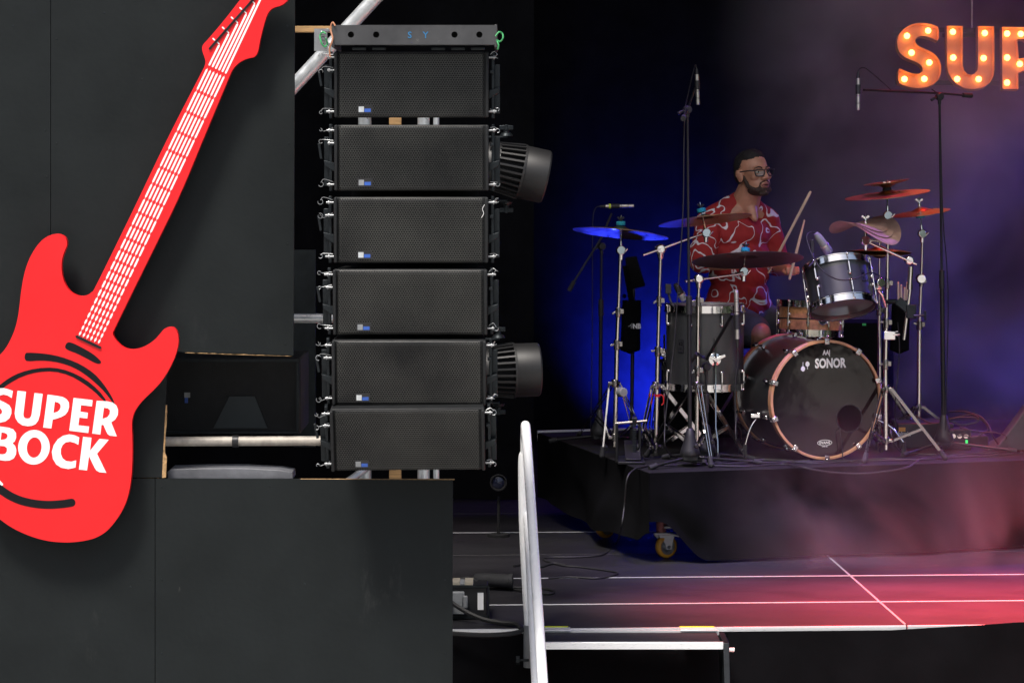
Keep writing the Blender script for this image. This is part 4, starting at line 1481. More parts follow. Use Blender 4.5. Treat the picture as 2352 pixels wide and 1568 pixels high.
mb.box((0, 0, 0), (0.36, 0.22, 0.14), Matrix.Translation(TK @ V((0, 0, KL * .42)) - V((0, 0, 0.17))) @ Matrix.Rotation(KA, 4, 'Z'))
mb.build("damping_pillow", mat("brown_pillow", (0.17, 0.07, 0.06), .9, var=.2), kick, bevel=0.04)
# claws and tension rods
for z_in, s_ in ((KL, -1), (0.0, 1)):
    for k in range(10):
        a = R(18) + 2 * math.pi * k / 10
        e = rt_l * math.cos(a) + up_l * math.sin(a)
        mb = MB()
        p = TK @ (e * (KR + 0.006) + V((0, 0, z_in)))
        Tm = frame(p, TK.to_3x3() @ e, kax)
        mb.box((0.0 + s_ * 0.014, 0, 0.008), (0.046, 0.026, 0.008), Tm)
        mb.box((-s_ * 0.006 if s_ < 0 else -0.006, 0, -0.006), (0.008, 0.026, 0.028), Tm)
        cl = mb.build("claw", M['chrome'], kick, bevel=0.003)
        mb = MB()
        p0 = TK @ (e * (KR + 0.016) + V((0, 0, z_in + s_ * 0.002)))
        p1 = TK @ (e * (KR + 0.012) + V((0, 0, z_in + s_ * 0.115)))
        mb.tube(p0, p1, 0.0035, n=8)
        mb.tube(TK @ (e * (KR + 0.012) + V((0, 0, z_in + s_ * 0.085))), TK @ (e * (KR + 0.012) + V((0, 0, z_in + s_ * 0.13))), 0.0085, n=10)
        mb.ball(TK @ (e * (KR + 0.002) + V((0, 0, z_in + s_ * 0.115))), 0.014, n=10, m=6)
        mb.build("tension_rod", M['chrome'], kick)
        mb = MB()
        mb.ball(TK @ (e * (KR + 0.008) + V((0, 0, z_in + (0.006 if z_in else -0.006)))), 0.0075, n=8, m=5)
        mb.build("claw_bolt", M['chrome'], kick)
# spurs
for q, sgn in ((V((1.288, 13.58, 0.685)), -1), (V((1.885, 13.72, 0.665)), 1)):
    mb = MB()
    foot = V((1.215, 13.56, RZ)) if sgn < 0 else RL(2076, 1047, 0.0)
    mid = q.lerp(foot, .35) + V((-0.022, -0.01, 0.01)) if sgn < 0 else q.lerp(foot, .5) + V((0.02, 0, 0.05))
    mb.path([q, mid, foot + V((0, 0, 0.07))], 0.0065, 10, 8)
    mb.build("spur", M['chrome'], kick)
    mb = MB()
    mb.tube(foot + V((0, 0, 0.075)), foot + V((0, 0, 0.002)), 0.011, 0.013)
    mb.build("rubber_foot", M['rubber'], kick)
    mb = MB()
    mb.ball(q, 0.024, n=12, m=8)
    mb.box(q + V((-.02, -.02, 0)), (0.05, 0.02, 0.022))
    mb.build("spur_bracket", M['chrome'], kick, bevel=0.003)


def kick_text(s, size, bold, xs, q, m, nm, z=KL - 0.0140):
    vs, fs = text_geo(s, size, bold, xs)
    T = decal_frame(kp(q, z), kax)
    mb = MB()
    mb.add(vs, fs, T)
    return mb.build(nm, m, kick, flat=True)


kick_text("SONOR", 0.066, 0.0028, 0.74, (0.026, 0.166), M['white'], "lettering")
for dx, fl in ((-0.126, -1), (-0.101, 1)):
    mb = MB()
    mb.prism([ell(dx, 0.176 + fl * 0.012 - 0.002, 0.0115, 0.0135, 20)], lambda q: kp(q, KL - 0.0140), -kax * 0.0006)
    mb.prism([[(dx - .0015, 0.160), (dx + .0015, 0.160), (dx + .0015, 0.196), (dx - .0015, 0.196)]], lambda q: kp(q, KL - 0.0138), -kax * 0.0006)
    mb.build("mallet_emblem", M['white'], kick, flat=True)
kick_text("AA|", 0.034, 0.0012, 0.75, (0.005, 0.232), M['white'], "lettering")
kick_text("EVANS", 0.020, 0.0006, 1.0, (-0.005, -0.229), M['white'], "lettering")
kick_text("LEVEL 360", 0.007, 0.0002, 1.0, (-0.005, -0.2445), M['white'], "lettering")
mb = MB()
mb.prism([ell(-0.005, -0.223, 0.041, 0.016, 40), ell(-0.005, -0.223, 0.038, 0.0135, 40)], lambda q: kp(q, KL - 0.0140), -kax * 0.0006)
mb.build("oval_mark", M['white'], kick, flat=True)

# ---- floor tom
ft, TF = drum("floor_tom", "tall black floor tom with chrome hoops left of the drummer", W(1619, 884, 13.65), (0, 0, 1), 0.203, 0.405, 8, M['shell'], M['headclear'], M['headwhite'], R(20))
for a in (-80, 40, 160):
    e = V((math.cos(R(a)), math.sin(R(a)), 0))
    b = W(1619, 884, 13.65)
    p = b + e * 0.222
    mb = MB()
    mb.path([p + V((0, 0, 0.26)), p + V((0, 0, -0.2)), p + e * .04 + V((0, 0, -0.26)), V((p.x, p.y, RZ + 0.02)) + e * 0.045], 0.005, 8)
    mb.build("leg", M['chrome'], ft)
    mb = MB()
    mb.tube(V((p.x, p.y, RZ + 0.045)) + e * 0.045, V((p.x, p.y, RZ + 0.001)) + e * 0.045, 0.012, 0.016)
    mb.build("rubber_foot", M['rubber'], ft)
    mb = MB()
    mb.lathe([(0.036, 0), (0.034, 0.010), (0.012, 0.014), (0.012, 0.03)], frame(b + e * 0.203 + V((0, 0, 0.15)), e), 18)
    sd = V((-e.y, e.x, 0))
    for s_ in (-1, 1):
        mb.bar(b + e * 0.232 + V((0, 0, 0.15)), b + e * 0.232 + sd * s_ * 0.05 + V((0, 0, 0.172)), 0.016, 0.008, e)
    mb.build("leg_bracket", M['chrome'], ft, bevel=0.002)
bdg = W(1560, 795, 13.65)
e = (V((bdg.x, bdg.y, 0)) - V((W(1619, 884, 13.65).x, 13.65, 0)))
e = V((-0.66, -0.75, 0)).normalized()
pp = W(1619, 884, 13.65) + e * 0.205
pp.z = W(1560, 795, 13.5).z
Tb = decal_frame(pp, e)
mb = MB()
mb.box((0, 0, 0), (0.036, 0.066, 0.002), Tb)
mb.build("badge_plate", M['blackp'], ft)
mb = MB()
vs, fs = text_geo("SQ", 0.02, 0.0004)
mb.add(vs, fs, Tb @ Matrix.Translation((0, 0.006, 0.0016)))
vs, fs = text_geo("S", 0.014, 0.0004)
mb.add(vs, fs, Tb @ Matrix.Translation((0, -0.02, 0.0016)))
mb.prism([[(-.0175, -.0325), (.0175, -.0325), (.0175, .0325), (-.0175, .0325)], [(-.0165, -.0315), (.0165, -.0315), (.0165, .0315), (-.0165, .0315)]], lambda q: Tb @ V((q[0], q[1], 0.0016)), Tb.to_3x3() @ V((0, 0, -.0005)))
mb.build("badge_letters", M['chrome'], ft, flat=True)
mb = MB()
mb.box(W(1648, 888, 13.43), (0.036, 0.004, 0.022))
mb.build("sticker", M['white'], ft)

# ---- snare
sn, TS = drum("snare_drum", "wooden snare drum with burl finish and chrome hoops between the drummer and the bass drum", W(1860, 764, 14.1), (0.03, 0.05, 1), 0.172, 0.155, 10, M['snarewood'], M['headclear'], M['headwhite'], R(8), longlug=True)
mb = MB()
mb.ring(0.172, 0.1735, 0.072, 0.079, TS, 56)
mb.build("inlay_line", M['blackp'], sn)
e = V((0.27, -0.96, 0)).normalized()
bp_ = TS @ V((0, 0, 0.078)) + e * 0.1765
Tb = decal_frame(bp_, e)
mb = MB()
mb.lathe([(0.0001, 0.0), (0.023, 0.0), (0.023, -0.006)], Tb, 24)
mb.build("round_badge", M['blackp'], sn)
mb = MB()
mb.ring(0.0225, 0.026, -0.005, 0.0015, Tb, 26)
for dx, fl in ((-.006, -1), (.006, 1)):
    mb.ball((dx, fl * 0.006 + 0.003, 0.0005), (0.0045, 0.006, 0.0012), Tb, 10, 6)
    mb.box((dx, 0.003, 0.0006), (0.001, 0.022, 0.001), Tb)
mb.build("badge_ring", M['chrome'], sn)
mb = MB()
for a in (30, 150, 270):
    e_ = V((math.cos(R(a)), math.sin(R(a)), 0))
    b0 = TS @ V((0, 0, -0.02))
    mb.tube(b0 + e_ * 0.16, b0 + V((0, 0, -0.1)), 0.007, n=8)
    mb.bar(V((b0.x, b0.y, RZ + 0.3)), V((b0.x, b0.y, RZ + 0.01)) + e_ * 0.24, 0.02, 0.004, V((-e_.y, e_.x, 0)))
mb.tube(TS @ V((0, 0, -0.12)), V((1.614, 14.1, RZ + 0.1)), 0.013)
mb.build("snare_stand", M['chrome'], sn)

# ---- rack tom
tb_ = W(1936, 704, 13.40)
tt_ = W(1922, 607, 13.45)
axT = (tt_ - tb_).normalized() + V((0, 0.15, 0))
rt, TR = drum("rack_tom", "black rack tom with chrome hoops tilted over the bass drum", tb_, axT, 0.166, 0.212, 6, M['shell'], M['headclear'], M['headwhite'], R(-18), lug_h=0.055)
e = TR.to_3x3() @ V((math.cos(R(-52)), math.sin(R(-52)), 0))
Tb = decal_frame(TR @ V((0.1675 * math.cos(R(-50)), 0.1675 * math.sin(R(-50)), 0.115)), TR.to_3x3() @ V((math.cos(R(-50)), math.sin(R(-50)), 0)), TR.to_3x3() @ V((0, 0, 1)))
mb = MB()
mb.box((0, 0, 0), (0.03, 0.058, 0.002), Tb)
mb.build("badge_plate", M['blackp'], rt)
mb = MB()
vs, fs = text_geo("SQ", 0.017, 0.0004)
mb.add(vs, fs, Tb @ Matrix.Translation((0, 0.004, 0.0016)))
vs, fs = text_geo("S", 0.012, 0.0004)
mb.add(vs, fs, Tb @ Matrix.Translation((0, -0.017, 0.0016)))
mb.build("badge_letters", M['chrome'], rt, flat=True)
pc = TR @ V((0.17, 0.02, 0.10))
mb = MB()
mb.box((0, 0, 0), (0.035, 0.05, 0.05), frame(pc + V((0.03, 0, 0)), TR.to_3x3() @ V((0, 0, 1))))
mb.lathe([(0.024, 0), (0.024, 0.03)], frame(pc + V((0.03, -0.03, 0.02)), (0.4, -1, 0)), 14)
mb.path([pc + V((0.03, 0, -0.02)), pc + V((0.055, 0.01, -0.05)), W(2035, 705, 13.5)], 0.010, 10, 6)
mb.build("mount_bracket", M['chrome'], rt, bevel=0.003)
for a in (-20, 160):
    mb = MB()
    mb.bar(TR @ V((0.181 * math.cos(R(a)), 0.181 * math.sin(R(a)), 0.02)), TR @ V((0.181 * math.cos(R(a)), 0.181 * math.sin(R(a)), 0.20)), 0.026, 0.006, TR.to_3x3() @ V((math.cos(R(a)), math.sin(R(a)), 0)))
    mb.build("suspension_bar", M['chrome'], rt, bevel=0.002)

# ================================================================== CYMBALS AND STANDS


def cymbal(label, c, n, r, m, bell=0.055, bow=0.03, name="cymbal"):
    T = frame(c, n)
    pr = []
    bh = 0.020
    for k in range(7):
        t = k / 6
        pr.append((max(bell * t, 1e-4), bh * math.cos(t * math.pi / 2) + 0.0))
    for k in range(1, 15):
        t = k / 14
        rr = bell + (r - bell) * t
        pr.append((rr, -bow * t ** 1.6))
    up = pr
    dn = [(a, b - 0.0016) for a, b in reversed(pr)]
    mb = MB()
    mb.lathe(up + dn, T, 64, caps=False)
    # fine lathe grooves as real ridges
    return mb.build(name, m, label=label, cat="cymbal", ang=60)


def tripod(o, base_xy, zc, zl, feet, m, w=0.013, double=True):
    """double braced legs from the upper collar to the feet, braces from the lower collar"""
    bx, by = base_xy
    for fx, fy in feet:
        top_ = V((bx, by, zc))
        ft_ = V((fx, fy, RZ + 0.016))
        d = V((fx - bx, fy - by, 0)).normalized()
        top_ = top_ + d * 0.03
        sd = V((-d.y, d.x, 0))
        mid = top_.lerp(ft_, 0.58)
        for s_ in (-1, 1) if double else (0,):
            mb = MB()
            mb.bar(top_ + sd * 0.010 * s_, ft_ + sd * 0.005 * s_, w, 0.003, sd)
            lg = mb.build("leg", m, o)
            mb = MB()
            mb.bar(V((bx, by, zl)) + d * 0.03 + sd * 0.012 * s_, mid + sd * 0.012 * s_, w * .85, 0.003, sd)
            mb.build("brace", m, o)
        mb = MB()
        mb.tube(ft_ + (top_ - ft_).normalized() * 0.045, ft_ + V((0, 0, -0.004)), 0.012, 0.015)
        mb.ball(ft_ + V((0, 0, -.002)), 0.016, n=10, m=6)
        mb.build("rubber_foot", M['rubber'], o)
    for z in (zc, zl):
        mb = MB()
        mb.tube((bx, by, z - 0.02), (bx, by, z + 0.02), 0.018)
        for fx, fy in feet:
            d = V((fx - bx, fy - by, 0)).normalized()
            mb.bar(V((bx, by, z)) + d * 0.01, V((bx, by, z)) + d * 0.036, 0.018, 0.018)
        mb.build("collar", M['chrome_dark'], o, bevel=0.003)


def pole(o, segs, m=None):
    """segs: list of (p0, p1, r); each a part, with a clamp at its top"""
    for i, (p0, p1, r) in enumerate(segs):
        mb = MB()
        mb.tube(p0, p1, r, n=14)
        mb.build("tube", m or M['chrome_old'], o)
        if i < len(segs) - 1:
            mb = MB()
            p1 = V(p1)
            mb.tube(p1 - V((0, 0, 0.03)), p1 + V((0, 0, 0.022)), r * 1.45)
            rot_ = random.uniform(-.6, .6)
            mb.box(p1 + V((0.018, -0.004, 0)), (0.022, 0.012, 0.026))
            mb.bar(p1 + V((-0.012, 0, 0)), p1 + V((-0.036 * math.cos(rot_), -.004, 0.03 * math.sin(rot_))), 0.011, 0.006)
            mb.build("clamp", M['chrome_dark'], o, bevel=0.002)


def tilter(o, p_top, p_cym, felt_up=True, fr=0.024):
    """ratchet tilter below the cymbal, rod, felts and wing nut"""
    p_top, p_cym = V(p_top), V(p_cym)
    d = (p_cym - p_top).normalized()
    mb = MB()
    mb.lathe([(0.022, -0.012), (0.025, -0.006), (0.025, 0.006), (0.022, 0.012)], frame(p_top, (0.25, -1, 0.1)), 20)
    mb.tube(p_top, p_top + d * 0.05, 0.010, 0.006)
    mb.tube(p_top + V((0, 0, -0.05)), p_top + V((0, 0, -0.005)), 0.010, 0.013)
    mb.tube(p_top + V((0.02, -.01, -.01)), p_top + V((0.035, -.015, 0.01)), 0.004)
    mb.build("tilter", M['chrome'], o, bevel=0.002)
    mb = MB()
    mb.tube(p_top, p_cym + d * 0.075, 0.0035, n=8)
    mb.build("rod", M['chrome'], o)
    if felt_up:
        mb = MB()
        mb.tube(p_cym + d * 0.021, p_cym + d * 0.043, fr)
        mb.build("felt", M['felt'], o, bevel=0.003)
        mb = MB()
        q = p_cym + d * 0.052
        mb.tube(p_cym + d * 0.044, q + d * .01, 0.009)
        for s_ in (-1, 1):
            mb.bar(q, q + V((s_ * 0.018, 0, 0.012)), 0.010, 0.006)
        mb.build("wing_nut", M['blackm'], o, bevel=0.002)
    else:
        mb = MB()
        mb.tube(p_cym - d * 0.040, p_cym - d * 0.014, fr)
        mb.build("felt", M['felt'], o, bevel=0.003)
        mb = MB()
        q = p_cym + d * 0.05
        mb.tube(p_cym + d * 0.02, q, 0.008)
        for s_ in (-1, 1):
            mb.bar(q, q + V((s_ * 0.02, 0, 0.014)), 0.012, 0.006)
        mb.build("wing_nut", M['chrome'], o, bevel=0.002)


def feet3(b, r, a0):
    return [(b.x + r * math.cos(R(a0 + 120 * k)), b.y + r * math.sin(R(a0 + 120 * k))) for k in range(3)]


# A: crash on the far left (blue from below)
dA = 13.60
bA = W(1412, 1052, dA)
sA = thing("cymbal_stand", "chrome straight cymbal stand furthest left on the riser, under the blue lit cymbal", "cymbal stand", V((bA.x, dA, RZ)), "cymbal stands on the riser")
pole(sA, [(V((bA.x, dA, RZ + 0.06)), W(1417, 790, dA), 0.0118), (W(1417, 790, dA), W(1420, 715, dA), 0.0105), (W(1420, 720, dA), W(1425, 577, dA), 0.0085)])
tilter(sA, W(1426, 575, dA), W(1426, 527, dA))
tripod(sA, (bA.x, dA), W(1415, 880, dA).z, W(1413, 1004, dA).z, [(RL(1330, 1004).x, RL(1330, 1004).y), (RL(1383, 1052).x, RL(1383, 1052).y), (bA.x + 0.2, dA + .22)], M['chrome'], 0.008)
cymbal("crash cymbal glowing blue from below, furthest left", W(1426, 527, dA), (0.10, 0.12, 1), 0.252, M['brass'], bow=0.022)

# B: boom stand with red/blue cymbal before the drummer's shoulder
dB = 13.60
bB = W(1506, 1050, dB)
sB = thing("cymbal_stand", "chrome boom cymbal stand with a red tie round its tube, left of the floor tom", "cymbal stand", V((bB.x, dB, RZ)), "cymbal stands on the riser")
pole(sB, [(V((bB.x, dB, RZ + 0.03)), W(1511, 805, dB), 0.0118), (W(1511, 805, dB), W(1514, 690, dB), 0.0100), (W(1514, 690, dB), W(1517, 590, dB), 0.0085)])
rB = W(1517, 572, dB)
mb = MB()
mb.lathe([(0.020, -0.02), (0.028, -0.012), (0.028, 0.012), (0.020, 0.02)], frame(rB, (0.1, -1, 0)), 22)
mb.tube(rB - V((0, 0, 0.055)), rB - V((0, 0, 0.01)), 0.011, 0.022)
mb.tube(rB + V((-.03, 0, .012)), rB + V((0.03, 0, -.004)), 0.005)
mb.build("boom_ratchet", M['chrome'], sB, bevel=0.002)
mb = MB()
mb.tube(W(1477, 586, dB - 0.03), W(1598, 543, dB + 0.02), 0.0072)
mb.tube(W(1598, 543, dB + 0.02), W(1618, 536, dB + 0.03), 0.0048)
mb.build("boom_arm", M['chrome_old'], sB)
tilter(sB, W(1622, 535, dB + 0.03), W(1614, 497, dB + 0.04))
tripod(sB, (bB.x, dB), W(1513, 885, dB).z, W(1508, 1026, dB).z, [(RL(1463, 1062).x, RL(1463, 1062).y), (RL(1640, 1046).x, RL(1640, 1046).y), (bB.x - 0.02, dB + 0.3)], M['chrome'], 0.020)
mb = MB()
mb.tube(W(1510, 905, dB), W(1510, 911, dB), 0.016)
mb.path([W(1516, 906, dB - .015), W(1523, 910, dB - .02), W(1524, 925, dB - .02), W(1519, 930, dB - .02)], 0.003, 6, 6)
mb.build("cable_tie", M['redtape'], sB)
cymbal("thin crash cymbal with holes lit red and blue, before the drummer's shoulder", W(1619, 500, dB + 0.04), (-0.11, 0.13, 1), 0.246, M['brass'], bow=0.014)

# C: ride in front of the drummer
dC = 13.37
bC = W(1600, 1062, dC)
sC = thing("cymbal_stand", "chrome boom cymbal stand before the floor tom holding the wide dark ride", "cymbal stand", V((bC.x, dC, RZ)), "cymbal stands on the riser")
pole(sC, [(V((bC.x, dC, RZ + 0.05)), W(1602, 850, dC), 0.0110), (W(1602, 850, dC), W(1604, 690, dC), 0.0100), (W(1604, 690, dC), W(1605, 655, dC), 0.0085)])
rC = W(1605, 640, dC)
mb = MB()
mb.lathe([(0.018, -0.02), (0.025, -0.012), (0.025, 0.012), (0.018, 0.02)], frame(rC, (0.1, -1, 0)), 22)
mb.tube(rC - V((0, 0, 0.05)), rC - V((0, 0, 0.01)), 0.011, 0.020)
mb.build("boom_ratchet", M['chrome'], sC, bevel=0.002)
mb = MB()
mb.tube(W(1574, 646, dC), W(1694, 630, dC + .12), 0.0068)
mb.tube(W(1690, 630, dC + .12), W(1706, 627, dC + .14), 0.010)
mb.build("boom_arm", M['chrome_old'], sC)
tilter(sC, W(1708, 624, dC + .15), W(1711, 588, dC + .17))
tripod(sC, (bC.x, dC), W(1603, 885, dC).z, W(1600, 1020, dC).z, [(RL(1486, 1050).x, RL(1486, 1050).y), (bC.x + 0.27, dC + .20), (bC.x + 0.06, dC - 0.2)], M['chrome'], 0.020)
cymbal("wide dark ride cymbal in front of the drummer's chest", W(1717, 590, dC + .17), (-0.03, 0.19, 1), 0.290, M['dark_cym'], bow=0.016)

# H: main stand on the right with the stacked cymbals
dH = 13.55
bH = W(2035, 1040, dH)
sH = thing("cymbal_stand", "chrome stand beside the rack tom carrying the stacked cymbals and the boom clamp", "cymbal stand", V((bH.x, dH, RZ)), "cymbal stands on the riser")
pole(sH, [(V((bH.x, dH, RZ + 0.05)), W(2034, 835, dH), 0.0115), (W(2034, 835, dH), W(2036, 740, dH), 0.0110), (W(2036, 745, dH), W(2038, 650, dH), 0.0100), (W(2038, 650, dH), W(2040, 500, dH), 0.0085)])
tilter(sH, W(2039, 495, dH), W(2038, 446, dH), False, 0.0)
tripod(sH, (bH.x, dH), W(2035, 893, dH).z, W(2035, 1012, dH).z, [(bH.x + 0.30, dH - 0.05), (bH.x + 0.02, dH + 0.32), (bH.x - 0.14, dH - 0.20)], M['chrome_dark'], 0.015)
mb = MB()
a_ = W(2034, 693, dH)
b_ = W(2092, 715, dH - 0.05)
mb.tube(a_, W(2062, 692, dH - .02), 0.013)
mb.bar(W(2062, 690, dH - .03), b_, 0.045, 0.03)
mb.box(b_, (0.05, 0.05, 0.07))
mb.tube(b_ + V((0.01, -.03, -.02)), b_ + V((0.075, -.03, -.02)), 0.006)
mb.box(b_ + V((0.07, -.03, -.02)), (0.012, 0.01, 0.05))
mb.build("multi_clamp", M['steel'], sH, bevel=0.004)
mb = MB()
mb.box(W(2042, 770, dH), (0.06, 0.05, 0.045))
mb.tube(W(2050, 770, dH - .02), W(2068, 768, dH - .02), 0.006)
mb.build("memory_lock", M['chrome'], sH, bevel=0.004)
mb = MB()
mb.tube(W(2076, 780, dH - .05), W(2093, 640, dH - .05), 0.0085)
mb.tube(W(2089, 665, dH - .05), W(2092, 612, dH - .05), 0.014)
mb.build("clamped_tube", M['chrome_old'], sH)
mb = MB()
rI = W(2088, 598, dH - .06)
mb.lathe([(0.018, -0.02), (0.025, -0.012), (0.025, 0.012), (0.018, 0.02)], frame(rI, (0.1, -1, 0)), 22)
mb.build("boom_ratchet", M['chrome'], sH, bevel=0.002)
mb = MB()
mb.tube(W(2105, 607, dH - .07), W(1990, 554, dH - .10), 0.0072)
mb.tube(W(1998, 551, dH - .11), W(2024, 555, dH - .13), 0.0062)
mb.build("boom_arm", M['chrome_old'], sH)
tilter(sH, W(1988, 553, dH - .10), W(1988, 524, dH - .10), False, 0.0)
cymbal("lower crash of the two stacked cymbals, its rim edge lit red", W(2038, 444, dH), (-0.115, -0.055, 1), 0.222, M['brass'], bow=0.008)
cymbal("small splash turned upside down on top of the stacked cymbals", W(2037, 424, dH), (0.14, 0.01, -1), 0.120, M['brass'], 0.045, 0.012)
mb = MB()
mb.tube(W(2038, 440, dH), W(2037, 428, dH), 0.026, 0.020)
mb.build("stack_felt", M['rubber'], sH)


def bent_cymbal(label, c, T, r, kx, ky, layers):
    o = thing("bent_cymbal", label, "cymbal", c)
    for li, rr in enumerate(layers):
        vs, fs = [], []
        nr_, na = 10, 64
        for s_ in (0, 1):
            for i in range(nr_ + 1):
                q = rr * max(i, 0.02) / nr_
                for k in range(na):
                    a = 2 * math.pi * k / na
                    x, y = q * math.cos(a), q * math.sin(a) * 0.92
                    z = kx * x * x + ky * x * y + li * 0.007 - s_ * 0.002
                    vs.append((x, y, z))
        n1 = (nr_ + 1) * na
        for s_ in (0, 1):
            for i in range(nr_):
                for k in range(na):
                    k2 = (k + 1) % na
                    b = s_ * n1 + i * na
                    f = (b + k, b + k2, b + na + k2, b + na + k)
                    fs.append(f if s_ == 0 else tuple(reversed(f)))
        for k in range(na):
            k2 = (k + 1) % na
            fs.append((nr_ * na + k, nr_ * na + k2, n1 + nr_ * na + k2, n1 + nr_ * na + k))
        mb = MB()
        mb.add(vs, fs, T)
        mb.build("cymbal_plate", M['pale_cym'], o, ang=60)
    return o


cB = W(1988, 520, dH - .10)
bent_cymbal("warped pale trash cymbal made of three bent plates above the rack tom", cB, frame(cB, (0.06, -0.16, 1)) @ Matrix.Rotation(R(-6), 4, 'Z'), 0.19, -0.7, 3.3, (0.185, 0.145, 0.112))

# J: stand further back on the right
dJ = 14.30
bJ = W(2110, 995, dJ)
sJ = thing("cymbal_stand", "chrome straight cymbal stand furthest back on the right, beside the tall black mic stand", "cymbal stand", V((bJ.x, dJ, RZ)), "cymbal stands on the riser")
pole(sJ, [(V((bJ.x, dJ, RZ + 0.09)), W(2112, 745, dJ), 0.0118), (W(2112, 745, dJ), W(2116, 645, dJ), 0.0085), (W(2116, 645, dJ), W(2119, 545, dJ), 0.0070)])
tilter(sJ, W(2118, 537, dJ), W(2113, 484, dJ), False, 0.026)
mb = MB()
mb.lathe([(0.0001, -.02), (0.022, -0.02), (0.028, -0.012), (0.028, 0.012), (0.022, 0.02), (0.0001, .02)], frame(W(2115, 640, dJ - .01), (0.1, -1, 0)), 24)
mb.build("ratchet", M['chrome'], sJ)
tripod(sJ, (bJ.x, dJ), W(2110, 935, dJ).z, W(2110, 975, dJ).z, [(bJ.x + 0.26, dJ - 0.06), (bJ.x - 0.14, dJ + 0.2), (bJ.x - 0.12, dJ - 0.2)], M['chrome_dark'], 0.013)
cymbal("crash cymbal lit red, half hidden by the tall mic stand on the right", W(2115, 484, dJ), (-0.14, -0.06, 1), 0.162, M['brass'], bow=0.012)

# K: hi-hat behind the rack tom
dK = 14.22
cK = W(2020, 578, dK)
sK = thing("hihat_stand", "chrome hi-hat stand behind the rack tom", "hi-hat stand", V((cK.x, dK, RZ)))
pole(sK, [(V((cK.x, dK, RZ + 0.03)), V((cK.x, dK, 1.2)), 0.0115), (V((cK.x, dK, 1.2)), cK + V((0, 0, 0.09)), 0.005)])
tripod(sK, (cK.x, dK), RZ + 0.34, RZ + 0.10, feet3(V((cK.x, dK, 0)), 0.26, 20), M['chrome_dark'])
mb = MB()
mb.box(V((cK.x - 0.02, dK - 0.22, RZ + 0.06)), (0.09, 0.28, 0.012))
mb.build("pedal", M['blackm'], sK)
cymbal("upper hi-hat cymbal lit red behind the rack tom", cK + V((0, 0, .012)), (0.0, -0.06, 1), 0.176, M['brass'], 0.05, 0.016)
cymbal("lower hi-hat cymbal under the red lit one behind the rack tom", cK + V((0, 0, -.018)), (-0.03, -0.06, -1), 0.176, M['brass'], 0.05, 0.016)

# ================================================================== MICROPHONES AND STANDS


def mic_stand(label, b, feet, z_hi, top, boom, lower_r=0.0105, cone=True, boom_r=0.0062, clutch=None):
    o = thing("microphone_stand", label, "mic stand", b, "black microphone stands")
    zc = b.z + 0.105
    if cone:
        mb = MB()
        mb.lathe([(0.050, b.z + 0.055), (0.054, b.z + 0.062), (0.048, b.z + 0.085), (0.026, b.z + 0.15), (0.018, b.z + 0.19), (0.013, b.z + 0.195)], Matrix.Translation((b.x, b.y, 0)), 22)
        mb.build("base_cone", M['blackp'], o, ang=50)
        mb = MB()
        mb.box((b.x, b.y, b.z + 0.048), (0.075, 0.075, 0.03))
        mb.lathe([(0.012, 0), (0.012, 0.02)], frame(V((b.x + .025, b.y - .05, b.z + .11)), (0.3, -1, 0)), 12)
        mb.build("leg_hub", M['blackp'], o, bevel=0.004)
    for f in feet:
        mb = MB()
        h = V((b.x, b.y, b.z + 0.05))
        mb.tube(h, V(f) + V((0, 0, 0.014)), 0.0075, n=10)
        mb.build("leg", M['blackm'], o)
        mb = MB()
        d = (V(f) - h).normalized()
        mb.tube(V(f) + V((0, 0, 0.014)) - d * 0.03, V(f) + V((0, 0, 0.011)) + d * 0.016, 0.014, 0.013, 10)
        mb.build("rubber_foot", M['rubber'], o)
    mb = MB()
    zm = clutch if clutch is not None else b.z + 0.75
    mid = V((b.x, b.y, b.z + 0.1)).lerp(top, (zm - b.z - 0.1) / (top.z - b.z - 0.1))
    mb.tube((b.x, b.y, b.z + 0.1), mid, lower_r, n=12)
    mb.build("lower_tube", M['blackm'], o)
    mb = MB()
    mb.tube(mid, top, 0.0068, n=12)
    mb.build("upper_tube", M['blackm'], o)
    mb = MB()
    mb.tube(mid - V((0, 0, 0.05)), mid + V((0, 0, 0.045)), 0.0150, n=14)
    mb.build("clutch", M['blackp'], o, bevel=0.002)
    if boom:
        mb = MB()
        mb.path(boom, boom_r, 10)
        mb.build("boom_arm", M['blackm'], o)
        mb = MB()
        mb.lathe([(0.018, -0.016), (0.022, -0.01), (0.022, 0.01), (0.018, 0.016)], frame(top, (0.5, -1, 0)), 16)
        mb.tube(top + V((-.02, -.02, -.005)), top + V((-.05, -.03, -.02)), 0.006, 0.009, 8)
        mb.tube(top - V((0, 0, .04)), top, 0.010)
        mb.build("boom_joint", M['blackp'], o, bevel=0.002)
        d = (V(boom[0]) - V(boom[-1])).normalized()
        mb = MB()
        mb.tube(V(boom[0]), V(boom[0]) + d * 0.06, 0.012, 0.013, 12)
        mb.build("counterweight", M['rubber'], o)
    return o


